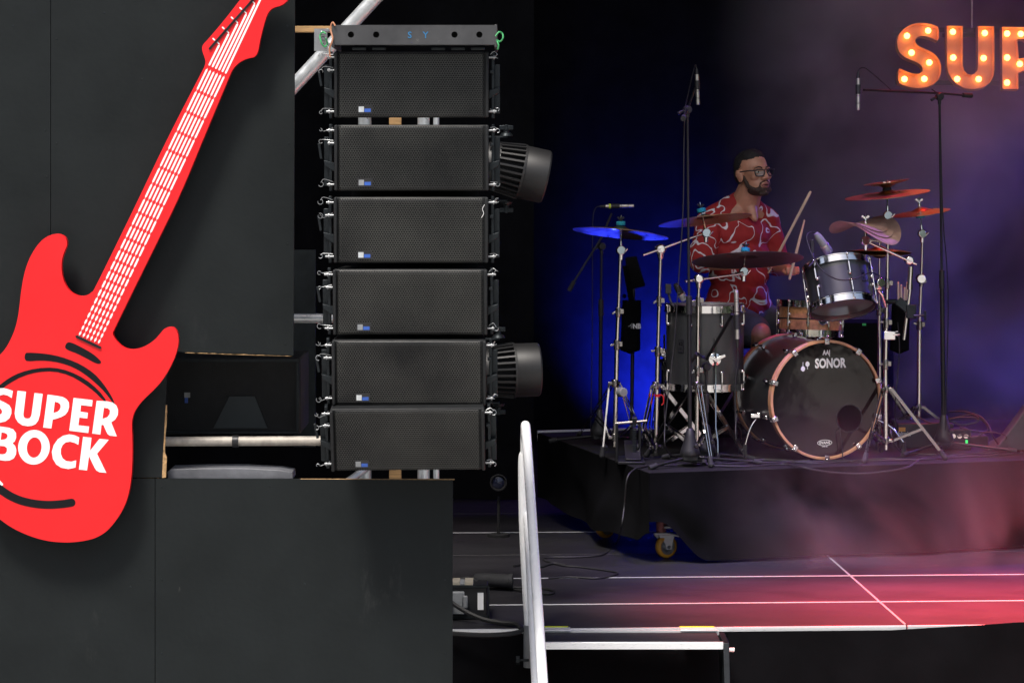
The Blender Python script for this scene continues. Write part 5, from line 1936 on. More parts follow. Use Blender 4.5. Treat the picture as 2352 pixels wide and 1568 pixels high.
def pencil_mic(label, p0, p1, tape=None, r=0.0105):
    """small condenser: p0 = cable end, p1 = capsule end"""
    p0, p1 = V(p0), V(p1)
    o = thing("microphone", label, "microphone", p0, "microphones round the kit")
    f = lambda t: p0.lerp(p1, t)
    mb = MB()
    mb.tube(f(0.0), f(0.16), r * .55, r * .9, 14)
    mb.build("plug", M['blackp'], o)
    mb = MB()
    mb.tube(f(0.16), f(0.62), r, n=18)
    mb.build("body", M['mic'], o, bevel=0.001)
    mb = MB()
    mb.tube(f(0.63), f(0.98), r * 1.02, n=18)
    mb.tube(f(0.98), f(1.0), r * .95, n=18)
    mb.build("capsule", M['mic'], o, bevel=0.001)
    mb = MB()
    for t in (.80, .84):
        mb.ring(r * 1.0, r * 1.035, -0.001, 0.001, frame(f(t), p1 - p0), 18)
    mb.build("slot_ring", M['blackp'], o)
    mb = MB()
    mb.tube(f(0.33), f(0.58), r * 1.3, n=16)
    mb.build("clip", M['blackp'], o)
    if tape:
        mb = MB()
        mb.tube(f(.26), f(.32), r * 1.32, n=16)
        mb.build("tape_flag", M['yellow'], o)
    return o


# front overhead stand, left
bD = RL(1585, 1071, 0)
topD = W(1579, 252, bD.y)
mic_stand("tall black microphone stand rising in front of the floor tom", bD, [RL(1497, 1078, 0), RL(1742, 1067, 0), V((bD.x + 0.05, bD.y + 0.33, RZ))], None,
          topD, [W(1571, 268, bD.y - 0.25), topD, W(1596, 204, bD.y + 0.55)], clutch=W(1585, 700, bD.y).z)
mD = bD.y + 0.55
pencil_mic("silver pencil microphone hanging upright at the top of the stand before the floor tom", W(1600, 158, mD), W(1603, 241, mD))
cable("cable lit red looping from the hanging microphone down to its boom", [W(1600, 158, mD), W(1597, 150, mD), W(1590, 175, mD - .1), W(1581, 215, mD - .3), W(1574, 250, bD.y - 0.05), W(1571, 330, bD.y - .02), W(1569, 480, bD.y - .03), W(1559, 640, bD.y - .03), W(1548, 790, bD.y - .03), W(1535, 900, bD.y - .05), W(1527, 980, bD.y - .08), W(1530, 1030, bD.y - .1), RL(1560, 1058), RL(1600, 1060)], 0.0032, 6)

# right overhead stand
bE = RL(2168, 1036, 0)
topE = W(2158, 222, bE.y)
mic_stand("tall black microphone stand on the right with its boom under the lit letters", bE, [RL(2078, 1049, 0), RL(2328, 1040, 0), V((bE.x - 0.02, bE.y + 0.3, RZ))], None,
          topE, [W(2212, 219, bE.y + .05), topE + V((0, -.0, .018)), W(1984, 207, bE.y - 0.3)], clutch=W(2163, 640, bE.y).z, lower_r=0.0125)
mE = bE.y - 0.33
pencil_mic("silver pencil microphone hanging upright left of the lit letter S", W(1971, 166, mE), W(1971, 253, mE))
cable("thin cable lit red arching from the hanging microphone to the boom under the letters", [W(1971, 166, mE), W(1975, 158, mE), W(1985, 156, mE), W(2000, 166, mE + .05), W(2030, 192, mE + .12), W(2052, 212, mE + .16)], 0.0026, 6)
cable("thin cable running down the tall right microphone stand", [W(2140, 205, bE.y - .03), W(2155, 225, bE.y - .03), W(2160, 300, bE.y - .02), W(2166, 500, bE.y - .02), W(2174, 600, bE.y - .02), W(2178, 700, bE.y - .02), W(2175, 850, bE.y - .02), W(2172, 1000, bE.y - .03), RL(2180, 1030)], 0.0030, 6)

# far left stand with the horizontal mic
bF = V((W(1378, 1000, 14.25).x, 14.25, RZ))
topF = W(1382, 566, 14.25)
mic_stand("black microphone stand with a slanting boom behind the blue lit cymbal", bF, [(bF.x - .26, bF.y + .1, RZ), (bF.x + .27, bF.y + .12, RZ), (bF.x + .02, bF.y - .28, RZ)], None,
          topF, [W(1319, 646, 14.2), W(1382, 545, 14.22), W(1405, 490, 14.22)])
pencil_mic("silver pencil microphone lying level with yellow tape above the blue lit cymbal", W(1378, 474, 14.2), W(1456, 473, 14.2), tape=True)
cable("thin cable curving down from the taped level microphone", [W(1378, 474, 14.2), W(1368, 478, 14.2), W(1362, 500, 14.2), W(1361, 560, 14.22), W(1360, 800, 14.3), V((bF.x - 0.05, 14.3, RZ + .01))], 0.0026, 6)

# short stand near the floor tom
bG = V((W(1622, 1060, 13.40).x, 13.40, RZ))
topG = W(1622, 842, 13.40)
mic_stand("short black microphone stand before the floor tom with a steep boom", bG, [(bG.x - .2, bG.y + .16, RZ), (bG.x + .24, bG.y + .1, RZ), (bG.x - .02, bG.y - .24 + .12, RZ)], None,
          topG, [W(1601, 812, 13.33), topG + V((0, -.02, .04)), W(1682, 722, 13.15)], clutch=W(1622, 925, 13.40).z, boom_r=0.009)
pencil_mic("silver pencil microphone standing upright before the floor tom", W(1694, 800, 13.12), W(1691, 666, 13.12), r=0.0115)
cable("cable dropping from the upright microphone beside the bass drum", [W(1694, 798, 13.12), W(1695, 830, 13.12), W(1689, 880, 13.12), W(1690, 960, 13.12), W(1693, 1020, 13.1), RL(1720, 1062)], 0.0032, 6)


def dyn_mic(label, p0, p1, r=0.019):
    """stubby drum microphone from the tail p0 to the grille p1"""
    p0, p1 = V(p0), V(p1)
    o = thing("drum_microphone", label, "microphone", p0, "clip-on drum microphones")
    L = (p1 - p0).length
    T = frame(p0, p1 - p0)
    mb = MB()
    mb.lathe([(r * .6, 0), (r * .85, L * .12), (r, L * .3), (r, L * .62)], T, 20)
    mb.build("body", M['greyp'] if r > .02 else M['blackm'], o)
    mb = MB()
    mb.lathe([(r * 1.02, L * .62), (r * 1.12, L * .68), (r * 1.15, L * .9), (r * .95, L), (0.0001, L * 1.01)], T, 20)
    mb.build("grille", M['micgrille'], o, ang=50)
    mb = MB()
    mb.ring(r * 1.0, r * 1.18, L * .6, L * .66, T, 20)
    mb.build("ring", M['mic'], o)
    return o


dyn_mic("stubby silver headed microphone aimed at the rack tom rim", W(1874, 536, 13.35), W(1905, 580, 13.38), 0.021)
cable("black cable looping from the rack tom microphone across the drum", [W(1872, 535, 13.35), W(1862, 533, 13.32), W(1853, 541, 13.3), W(1856, 560, 13.28), W(1868, 590, 13.24), W(1890, 622, 13.2), W(1925, 642, 13.19), W(1965, 640, 13.22), W(2000, 626, 13.3), W(2030, 640, 13.5)], 0.0034, 6)
mb = MB()
mb.box(W(1866, 566, 13.40), (0.018, 0.02, 0.07))
mb.path([W(1866, 580, 13.40), W(1868, 600, 13.36), W(1858, 612, 13.33)], 0.006, 8, 4)
mb.build("mic_clamp", M['blackp'], label="black clamp holding the microphone on the rack tom rim", cat="clamp", bevel=0.002)
dyn_mic("stubby grey microphone leaning over the floor tom rim", W(1551, 652, 13.55), W(1572, 688, 13.58), 0.018)
mb = MB()
mb.box(W(1535, 663, 13.56), (0.03, 0.03, 0.05))
mb.path([W(1535, 670, 13.56), W(1540, 690, 13.55), W(1548, 704, 13.52)], 0.007, 8, 4)
mb.build("mic_clamp", M['blackp'], label="black clamp holding the microphone on the floor tom rim", cat="clamp", bevel=0.002)

# ================================================================== PEDAL, BAGS, CASES
ped = thing("bass_pedal", "black chain pedal with beater at the foot of the left cymbal stand", "pedal", RL(1440, 1066, 0))
pl = RL(1440, 1062, 0)
mb = MB()
mb.box(pl + V((0.02, 0.06, 0.008)), (0.14, 0.30, 0.012))
mb.bar(pl + V((0.03, -0.06, 0.02)), pl + V((0.03, 0.12, 0.10)), 0.08, 0.010, (0, -.4, 1))
mb.build("footboard", M['blackm'], ped, bevel=0.002)
for x in (1417, 1470):
    mb = MB()
    p = W(x, 1058, 13.4)
    mb.tube((p.x, 13.42, RZ), (p.x, 13.42, W(x, 972, 13.4).z), 0.008)
    mb.build("post", M['blackm'], ped)
mb = MB()
mb.tube(W(1413, 972, 13.42), W(1486, 966, 13.42), 0.0075)
mb.build("axle", M['chrome_old'], ped)
mb = MB()
for k in range(18):
    mb.box(W(1457, 962 + k * 4.4, 13.40), (0.020, 0.006, 0.0068))
mb.tube(W(1452, 965, 13.42), W(1462, 965, 13.42), 0.022, n=16)
mb.build("chain", M['steel'], ped)
mb = MB()
mb.tube(W(1446, 966, 13.42), W(1431, 912, 13.38), 0.003)
mb.build("beater_rod", M['chrome'], ped)
mb = MB()
mb.tube(W(1424, 900, 13.40), W(1433, 901, 13.36), 0.026, 0.024, 14)
mb.build("beater", M['greyp'], ped, bevel=0.004)


def bag(label, x0, x1, y0, y1, d, name="stick_bag", th=0.07, text=None, tpos=None, ts=0.05):
    o = thing(name, label, "bag", W((x0 + x1) / 2, y1, d))
    a, b = W(x0, y0, d), W(x1, y1, d)
    cx_, w, h = (a.x + b.x) / 2, b.x - a.x, a.z - b.z
    mb = MB()
    pr = []
    n = 22
    secs = 14
    vs, fs = [], []
    for i in range(secs + 1):
        t = i / secs
        z = b.z + h * t
        e = min(1, math.sqrt(max(0.0, 1 - (1 - min(t / .12, 1)) ** 2)) + .12)
        wv = w / 2 * e * (1 - .06 * t + .05 * mnoise.noise((t * 3, x0 * .1, 0)))
        for k in range(n):
            an = 2 * math.pi * k / n
            sx_ = math.copysign(abs(math.cos(an)) ** .6, math.cos(an))
            sy_ = math.copysign(abs(math.sin(an)) ** .7, math.sin(an))
            vs.append((cx_ + wv * sx_ + .01 * (t - .5), d + th / 2 * e * sy_, z))
    for i in range(secs):
        for k in range(n):
            k2 = (k + 1) % n
            fs.append((i * n + k, i * n + k2, (i + 1) * n + k2, (i + 1) * n + k))
    fs.append(tuple(range(n - 1, -1, -1)))
    fs.append(tuple(secs * n + k for k in range(n)))
    mb.add(vs, fs)
    mb.build("pouch", M['cloth'], o, ang=60)
    if text:
        vs, fs = text_geo(text, ts, ts * .045, 0.9)
        mb = MB()
        p = W(tpos[0], tpos[1], d)
        mb.add(vs, fs, decal_frame(V((p.x, d - th / 2 - 0.003, p.z)), (0, -1, 0)))
        mb.build("lettering", M['white'], o, flat=True)
    return o


b1 = bag("black cloth pouch with NB lettering hanging left of the floor tom", 1426, 1472, 690, 812, 14.0, text="NB", tpos=(1462, 753), ts=0.036)
mb = MB()
pts = [(1442, 748), (1446, 748), (1447.5, 744), (1449, 754), (1451, 741), (1452.5, 751), (1454, 748), (1456, 748)]
mb.path([V((W(x, y, 14.0).x, 14.0 - .039, W(x, y, 14.0).z)) for x, y in pts], 0.0011, 5)
mb.build("pulse_mark", M['white'], b1)
mb = MB()
mb.bar(W(1452, 700, 14.02), W(1436, 610, 14.02), 0.03, 0.01)
mb.build("strap", M['cloth'], b1)
blk = thing("black_panel", "slanting black panel in front of the blue glow left of the drummer", "panel", W(1470, 690, 14.05))
mb = MB()
mb.prism([[(1436, 592), (1462, 588), (1482, 654), (1480, 658), (1452, 664), (1440, 625)]], lambda q: W(q[0], q[1], 14.05), V((0, .03, 0)))
mb.build("board", M['drape'], blk, bevel=0.004)
mb = MB()
mb.tube(W(1455, 640, 14.07), V((W(1450, 990, 14.07).x, 14.07, RZ)), 0.010)
mb.build("post", M['blackm'], blk)
mb = MB()
mb.lathe([(0.0001, 0), (0.011, 0)], frame(W(1434, 680, 13.97), (0, -1, 0)), 16)
mb.build("round_sticker", M['zinc'], blk)
b2 = bag("black stick bag with BC lettering standing behind the rack tom stand", 2046, 2090, 690, 812, 14.0, text="BC", tpos=(2053, 770), ts=0.036)
for i, (x, dx) in enumerate(((2064, 0), (2070, 1), (2077, 2), (2083, 2), (2087, 3))):
    mb = MB()
    p = W(x, 712, 14.0)
    q = W(x + dx - 1, 650 + (i % 3) * 6, 14.0)
    mb.tube(p, q, 0.0072, 0.0055, 10)
    mb.ball(q, 0.006, n=8, m=6)
    mb.build("drumstick_spare", M['stick'], label=["spare drumstick leftmost in the bag behind the tom stand", "spare drumstick second in the bag behind the tom stand", "spare drumstick in the middle of the bag behind the tom stand", "spare drumstick fourth in the bag behind the tom stand", "spare drumstick rightmost in the bag behind the tom stand"][i], cat="drumstick", group="sticks in the stick bag")

case1 = thing("equipment_case", "black case with white lettering behind the legs of the right stands", "case", W(2110, 1012, 14.1))
mb = MB()
a, b = W(2062, 972, 14.05), W(2192, 1012, 14.05)
mb.box(((a.x + b.x) / 2, 14.2, (a.z + RZ) / 2), (b.x - a.x, 0.28, a.z - RZ))
mb.build("case_body", M['blackp'], case1, bevel=0.008)
vs, fs = text_geo("daltrain", 0.034, 0.0008, 0.72)
mb = MB()
mb.add(vs, fs, decal_frame(V((W(2076, 1000, 14.05).x, 14.056, W(2076, 1001, 14.05).z)), (0, -1, 0)))
mb.build("lettering", M['white'], case1, flat=True)
mb = MB()
mb.box(W(2072, 986, 14.04), (0.035, 0.006, 0.022))
mb.build("orange_label", M['orange'], case1)
case2 = thing("floor_box", "low black floor box with half hidden white lettering near the mic stand foot", "box", RL(2215, 1022, 0))
p = RL(2215, 1024, 0)
mb = MB()
mb.box(p + V((-.02, 0.08, 0.028)), (0.30, 0.16, 0.055))
mb.build("case_body", M['blackm'], case2, bevel=0.006)
vs, fs = text_geo("spot", 0.034, 0.001, 0.9)
mb = MB()
mb.add(vs, fs, decal_frame(p + V((-.01, -0.002, 0.020)), (0, -1, 0)))
mb.build("lettering", M['white'], case2, flat=True)
case3 = thing("stage_box", "small stage box with a green indicator behind the right mic stand", "box", W(2195, 1000, 14.0))
p = W(2195, 985, 14.0)
mb = MB()
mb.box(V((p.x, 14.05, RZ + 0.055)), (0.16, 0.14, 0.11))
mb.build("case_body", M['steel'], case3, bevel=0.006)
mb = MB()
for k in range(4):
    mb.lathe([(0.013, 0), (0.013, 0.004), (0.008, 0.004)], frame(V((p.x - .05 + .034 * k, 13.979, RZ + 0.075)), (0, -1, 0)), 12)
mb.build("sockets", M['chrome_old'], case3)
mb = MB()
mb.box(V((p.x + .055, 13.977, RZ + 0.04)), (0.012, 0.004, 0.03))
mb.build("indicator", M['led_green'], case3)
wedge = thing("monitor_wedge", "dark grey sloping side of a monitor wedge at the right edge", "monitor", V((2.72, 13.7, RZ)))
mb = MB()
wp_ = [(2326, 1030), (2300, 1030), (2352, 968), (2420, 930), (2470, 930), (2470, 1030)]
mb.prism([[(2268, 1034), (2296, 1020), (2356, 938), (2400, 915), (2500, 915), (2500, 1034)]], lambda q: W(q[0], q[1], 13.95), V((0.08, .42, 0)))
mb.build("cabinet", mat("textured_grey_cabinet", (0.05, 0.05, 0.055), .75, var=.2, bump=.4, bs=180), wedge, bevel=0.006)
mb = MB()
mb.box(W(1985, 745 + 0, 13.95), (0.02, 0.004, 0.012))
mb.build("tape_scrap", M['green'], label="scrap of green tape between the snare and the tom stand", cat="tape")
back_case = thing("drum_case", "dark round drum case in the shade behind the snare and rack tom", "case", V((W(1985, 800, 14.6).x, 14.75, RZ)))
mb = MB()
mb.lathe([(0.19, RZ), (0.2, RZ + .02), (0.2, RZ + .62), (0.19, RZ + .64)], Matrix.Translation((W(1985, 800, 14.6).x, 14.85, 0)), 32)
mb.build("case_body", M['drape'], back_case)

trunk = thing("flight_case", "black flat sided flight case in the dark behind the floor tom legs", "case", V((W(1600, 990, 14.4).x, 14.55, RZ)))
mb = MB()
xa, xb = W(1533, 900, 14.4).x, W(1735, 900, 14.4).x
mb.box(((xa + xb) / 2 - .02, 14.78, RZ + 0.21), (xb - xa, 0.3, 0.42))
mb.build("case_body", M['drape'], trunk, bevel=0.006)
for zz in (0.03, 0.39):
    mb = MB()
    mb.box(((xa + xb) / 2 - .02, 14.628, RZ + zz), (xb - xa + .006, 0.008, 0.022))
    mb.build("edge_strip", M['blackm'], trunk)
# cables lying on the riser
rc = [("black cable drooping over the front edge of the riser", [RL(1640, 1072), RL(1720, 1073), RL(1800, 1068), W(1840, 1072, 13.10), W(1900, 1083, 13.10), W(1975, 1087, 13.13), W(2040, 1081, 13.16), W(2085, 1072, 13.22), RL(2130, 1053), RL(2250, 1050), RL(2335, 1044), RL(2345, 1038), RL(2320, 1032)], .0045),
      ("black cable along the riser edge under the bass drum", [RL(1500, 1072), RL(1560, 1070), RL(1700, 1066), RL(1850, 1062), RL(1990, 1060), RL(2090, 1058), RL(2240, 1050)], .004),
      ("black cable weaving past the foot of the short mic stand", [RL(1560, 1056), RL(1620, 1066), RL(1690, 1061), RL(1760, 1058), RL(1880, 1066), RL(2010, 1056), RL(2120, 1058), RL(2200, 1047), RL(2290, 1042)], .0045),
      ("thin cable on the riser behind the spur of the bass drum", [RL(1655, 1050), RL(1690, 1045), RL(1730, 1052), RL(1790, 1058), RL(1860, 1060)], .0035),
      ("cable bundle curling out of the stage box towards the right", [W(2150, 975, 14.0), W(2180, 962, 14.0), W(2220, 958, 14.0), W(2252, 962, 14.0), W(2268, 980, 13.98), W(2262, 990, 13.95), W(2235, 988, 13.9), W(2205, 982, 13.9)], .004),
      ("thin cable loop beside the low floor box", [RL(2190, 1026, .03), W(2205, 1000, 13.95), W(2240, 1004, 13.9), W(2265, 992, 13.9), W(2300, 996, 13.9), W(2312, 1006, 13.9), RL(2290, 1020), RL(2262, 1022)], .0035),
      ("cable tangle lying over the lettered case", [W(2070, 960, 14.1), W(2100, 955, 14.05), W(2140, 972, 14.0), W(2180, 968, 14.0), W(2210, 975, 14.0), W(2240, 970, 14.0), W(2248, 960, 14.02), W(2230, 952, 14.05), W(2190, 960, 14.05)], .004),
      ("black cable sweeping from the case lid down to the riser on the right", [W(2180, 945, 14.1), W(2215, 945, 14.05), W(2250, 955, 14.0), W(2270, 975, 13.95), W(2280, 1000, 13.9), RL(2300, 1030), RL(2320, 1034)], .004),
      ("black cable curving out under the bass drum's right claw", [W(2045, 985, 13.5), W(2050, 1008, 13.5), RL(2070, 1040), RL(2100, 1044), RL(2150, 1046)], .004),
      ("cable hanging from the tom stand beside the stick bag", [W(2062, 740, 13.6), W(2066, 800, 13.6), W(2062, 860, 13.6), W(2056, 940, 13.65), RL(2060, 1020)], .003),
      ("thin cable trailing out of the bass drum port", [kp((0.08, -0.15), KL - .01), kp((0.07, -.17), KL + .012), kp((0.075, -.22), KL + .012), kp((0.082, -.27), KL + .014), kp((0.085, -.305), KL + .03), RL(1975, 1066)], .003)]
for lb, pts, r in rc:
    cable(lb, pts, r, 8)

# ================================================================== DRUMMER
throne = thing("drum_throne", "black round drum stool under the drummer", "stool", V((1.25, 14.48, RZ)))
mb = MB()
mb.lathe([(0.0001, 0.98), (0.15, 0.98), (0.17, 1.0), (0.17, 1.04), (0.15, 1.065), (0.0001, 1.07)], Matrix.Translation((1.25, 14.48, 0)), 28)
mb.build("seat", M['cloth'], throne)
mb = MB()
mb.tube((1.25, 14.48, RZ + 0.1), (1.25, 14.48, 0.98), 0.018)
mb.build("post", M['chrome_old'], throne)
for k in range(3):
    a = R(100 + 120 * k)
    mb = MB()
    mb.bar((1.25, 14.48, RZ + 0.3), (1.25 + .26 * math.cos(a), 14.48 + .26 * math.sin(a), RZ + 0.015), 0.02, 0.006, (-math.sin(a), math.cos(a), 0))
    mb.build("leg", M['chrome_old'], throne)


def remeshed(mb, name, m, parent, vox, smooth=4, disp=None, label=None):
    """one continuous skin over overlapping forms"""
    me = bpy.data.meshes.new("tmp")
    org = ORG[parent.name] if parent else V((0, 0, 0))
    me.from_pydata([p - org for p in mb.v], [], mb.f)
    import bmesh
    bm = bmesh.new()
    bm.from_mesh(me)
    bmesh.ops.remove_doubles(bm, verts=bm.verts, dist=1e-5)
    bmesh.ops.recalc_face_normals(bm, faces=bm.faces)
    bm.to_mesh(me)
    bm.free()
    ob = bpy.data.objects.new("tmp", me)
    col.objects.link(ob)
    rm = ob.modifiers.new("r", 'REMESH')
    rm.mode = 'VOXEL'
    rm.voxel_size = vox
    if smooth:
        s_ = ob.modifiers.new("s", 'SMOOTH')
        s_.factor = 0.5
        s_.iterations = smooth
    dg = bpy.context.evaluated_depsgraph_get()
    out = bpy.data.meshes.new_from_object(ob.evaluated_get(dg))
    bpy.data.objects.remove(ob)
    bpy.data.meshes.remove(me)
    out.name = name
    out.materials.clear()
    if disp:
        nrm = [v.normal.copy() for v in out.vertices]
        for v, n_ in zip(out.vertices, nrm):
            v.co = v.co + n_ * disp(v.co + org)
    out.polygons.foreach_set("use_smooth", [True] * len(out.polygons))
    out.update()
    o = link(name, out, m, parent, org)
    if label:
        o["label"] = label
    return o


man = thing("person", "drummer in glasses and a red shirt with white squiggles, holding two drumsticks", "person", V((1.25, 14.45, RZ)))
fw_ = V((0.50, -0.87, 0)).normalized()
rg_ = V((fw_.y, -fw_.x, 0))                       # his right
pel = V((1.252, 14.43, 1.17))
chest = V((1.265, 14.40, 1.56))
shR = V((1.087, 14.325, 1.685))
shL = V((1.425, 14.50, 1.690))
elR = W(1611, 604, 14.22)
haR = W(1772, 603, 14.08)
elL = V((1.485, 14.53, 1.42))
haL = W(1820, 622, 14.08)
hip_R, hip_L = pel + rg_ * 0.09 + V((0, 0, -.02)), pel - rg_ * 0.09 + V((0, 0, -.02))
knR = W(1746, 766, 14.06)
anR = V((1.40, 14.22, RZ + 0.12))
knL = V((1.70, 14.42, 1.02))
anL = V((1.78, 14.33, RZ + 0.10))
hc = W(1731, 398, 14.33)                          # centre of the head
hyaw = R(33)
hf = V((math.sin(hyaw), -math.cos(hyaw), 0.10)).normalized()
HM = decal_frame(hc, hf, V((-0.05, 0.0, 1))) @ Matrix.Scale(1.07, 4)      # local x = his left (reading right), y = up, z = forward
H = lambda x, y, z: HM @ V((x, y, z))

body = MB()
# skull and face
body.ball((0, 0.028, -0.018), (0.076, 0.092, 0.096), HM, 28, 20)
body.ball((0, -0.012, 0.016), (0.067, 0.092, 0.072), HM, 28, 20)
body.ball((0, -0.058, 0.030), (0.063, 0.058, 0.058), HM, 24, 16)      # jaw
body.ball((0, -0.098, 0.062), (0.027, 0.022, 0.024), HM, 16, 12)      # chin
body.ball((0, 0.020, 0.070), (0.054, 0.014, 0.018), HM, 16, 12)       # brow
for s_ in (-1, 1):
    body.ball((s_ * 0.040, -0.022, 0.058), (0.024, 0.022, 0.022), HM, 16, 12)   # cheeks
    body.ball((s_ * 0.014, -0.034, 0.092), (0.011, 0.009, 0.012), HM, 12, 10)   # nostrils
    body.ball((s_ * 0.080, -0.012, -0.012), (0.012, 0.034, 0.021), HM, 14, 12)  # ears
    body.ball((s_ * 0.088, 0.002, -0.022), (0.008, 0.022, 0.017), HM, 14, 12)
body.capsule(H(0, 0.014, 0.080), H(0, -0.026, 0.100), 0.009, 0.0135)
body.ball((0, -0.029, 0.101), (0.014, 0.012, 0.013), HM, 14, 12)
body.ball((0, -0.060, 0.086), (0.026, 0.008, 0.011), HM, 14, 10)       # upper lip
body.ball((0, -0.077, 0.083), (0.023, 0.008, 0.011), HM, 14, 10)       # lower lip
# neck and upper trunk
nk = V((1.29, 14.39, 1.78))
body.capsule(nk, H(0, -0.055, -0.024), 0.080, 0.066)
body.capsule(nk + fw_ * 0.030 + V((0, 0, -.01)), nk + fw_ * 0.092 + V((0, 0, -.085)), 0.050, 0.018)
body.capsule(nk + V((0, 0, -.02)), shR + V((0, 0, -.01)), 0.060, 0.058)
body.capsule(nk + V((0, 0, -.02)), shL + V((0, 0, -.01)), 0.060, 0.058)
body.capsule(chest, pel, 0.095, 0.10)
body.capsule(shR, elR, 0.050, 0.040)
body.capsule(shL, elL, 0.050, 0.040)


def forearm_hand(el, ha, stick_dir, thumb_up):
    d = (ha - el).normalized()
    wr = ha - d * 0.075
    body.capsule(el, el.lerp(wr, .35), 0.041, 0.042)
    body.capsule(el.lerp(wr, .35), wr, 0.042, 0.027)
    sdn = V(stick_dir).normalized()
    side = d.cross(V((0, 0, 1))).normalized()
    up_ = side.cross(d).normalized()
    # palm
    body.capsule(wr, wr + d * 0.045, 0.026, 0.030)
    body.capsule(wr + d * 0.03 + side * 0.018, wr + d * 0.062 + side * 0.024, 0.018, 0.017)
    body.capsule(wr + d * 0.03 - side * 0.018, wr + d * 0.062 - side * 0.022, 0.018, 0.017)
    return wr, d, side, up_


fingers = []


def fingers_round(wr, d, side, up_, cam_side):
    """four unequal fingers curled round the stick, thumb on the side of the palm"""
    for k, (off, l) in enumerate(((0.030, .90), (0.010, 1.0), (-0.010, .95), (-0.028, .78))):
        k0 = wr + d * 0.062 + side * off + up_ * 0.012
        k1 = k0 + d * 0.034 * l + up_ * 0.004
        k2 = k1 + d * 0.010 * l - up_ * 0.028 * l
        k3 = k2 - d * 0.022 * l - up_ * 0.008
        for a, b, r0, r1 in ((k0, k1, .0095, .0092), (k1, k2, .0092, .0085), (k2, k3, .0085, .0075)):
            body.capsule(a, b, r0, r1, 10)
    t0 = wr + d * 0.022 + side * 0.030 * cam_side
    t1 = t0 + d * 0.034 + side * 0.014 * cam_side - up_ * 0.006
    t2 = t1 + d * 0.028 - side * 0.010 * cam_side - up_ * 0.010
    body.capsule(t0, t1, .013, .011, 10)
    body.capsule(t1, t2, .011, .0085, 10)


stR0, stR1 = W(1764, 628, 14.10), W(1862, 440, 13.98)
stL0, stL1 = W(1813, 642, 14.02), W(1848, 505, 14.08)
a_ = forearm_hand(elR, haR, stR1 - stR0, True)
fingers_round(*a_, 1)
a_ = forearm_hand(elL, haL, stL1 - stL0, True)
fingers_round(*a_, 1)
# legs
body.capsule(hip_R, knR, 0.082, 0.060)
body.capsule(knR, knR.lerp(anR, .35), 0.060, 0.056)
body.capsule(knR.lerp(anR, .35), anR, 0.056, 0.036)
body.capsule(hip_L, knL, 0.082, 0.060)
body.capsule(knL, knL.lerp(anL, .35), 0.060, 0.056)
body.capsule(knL.lerp(anL, .35), anL, 0.056, 0.036)
body_o = remeshed(body, "body", M['skin'], man, 0.0045, 3)
for an, tdir in ((anR, V((0.22, -0.97, 0))), (anL, V((0.5, -0.85, 0)))):
    mb = MB()
    b0 = V((an.x, an.y, RZ + 0.05))
    mb.capsule(b0 - tdir * 0.03, b0 + tdir * 0.12, 0.045, 0.040)
    mb.capsule(V((an.x, an.y, RZ + 0.05)), an + V((0, 0, .02)), 0.045, 0.042)
    mb.ball(tuple(b0 + tdir * 0.16 + V((0, 0, -.01))), (0.042, 0.05, 0.032))
    remeshed(mb, "shoe", M['rubber'], man, 0.008, 4)

# shirt: trunk and short sleeves
shm = MB()
for t, wx, wd, off in ((0.0, 0.205, 0.150, V((0, 0, .05))), (.18, 0.190, 0.142, V((0, 0, 0))), (.4, 0.182, 0.135, V((0, 0, 0))), (.65, 0.190, 0.138, V((0, 0, 0))), (.88, 0.188, 0.125, V((0, 0, 0)))):
    c = pel.lerp(chest + V((0, 0, .08)), t) + off * 0.4 + V((0, 0, .02))
    shm.ball((0, 0, 0), (wx, wd, 0.115), Matrix.Translation(c) @ Matrix((rg_, fw_, V((0, 0, 1)))).transposed().to_4x4(), 24, 16)
shm.capsule(nk + V((-.03, 0.02, .0)), shR + V((0, 0, -.005)), 0.066, 0.074)
shm.capsule(nk + V((.01, 0.02, -.015)), shL + V((0, 0, -.005)), 0.066, 0.072)
shm.capsule(shR + V((0, 0, -.01)), shR.lerp(elR, .92), 0.072, 0.078)
shm.capsule(shL + V((0, 0, -.01)), shL.lerp(elL, .92), 0.068, 0.072)


def wrinkle(p):
    return 0.006 * mnoise.noise((p.x * 9, p.y * 9, p.z * 14)) + 0.0045 * mnoise.noise((p.x * 22, p.y * 22, p.z * 30 + p.x * 20)) + 0.004 * math.sin(p.z * 60 + 4 * math.sin(p.x * 14)) * max(0, min(1, (1.36 - p.z) / .12))


shirt = remeshed(shm, "shirt", M['shirt'], man, 0.008, 5, wrinkle)
# shorts
sho = MB()
sho.ball((0, 0, 0), (0.195, 0.150, 0.10), Matrix.Translation(pel + V((0, 0, -.02))) @ Matrix((rg_, fw_, V((0, 0, 1)))).transposed().to_4x4(), 24, 16)
for h_, k_ in ((hip_R, knR), (hip_L, knL)):
    sho.capsule(h_, h_.lerp(k_, .82), 0.105, 0.092)
remeshed(sho, "shorts", M['shorts'], man, 0.010, 4, lambda p: 0.004 * mnoise.noise((p.x * 14, p.y * 14, p.z * 20)))
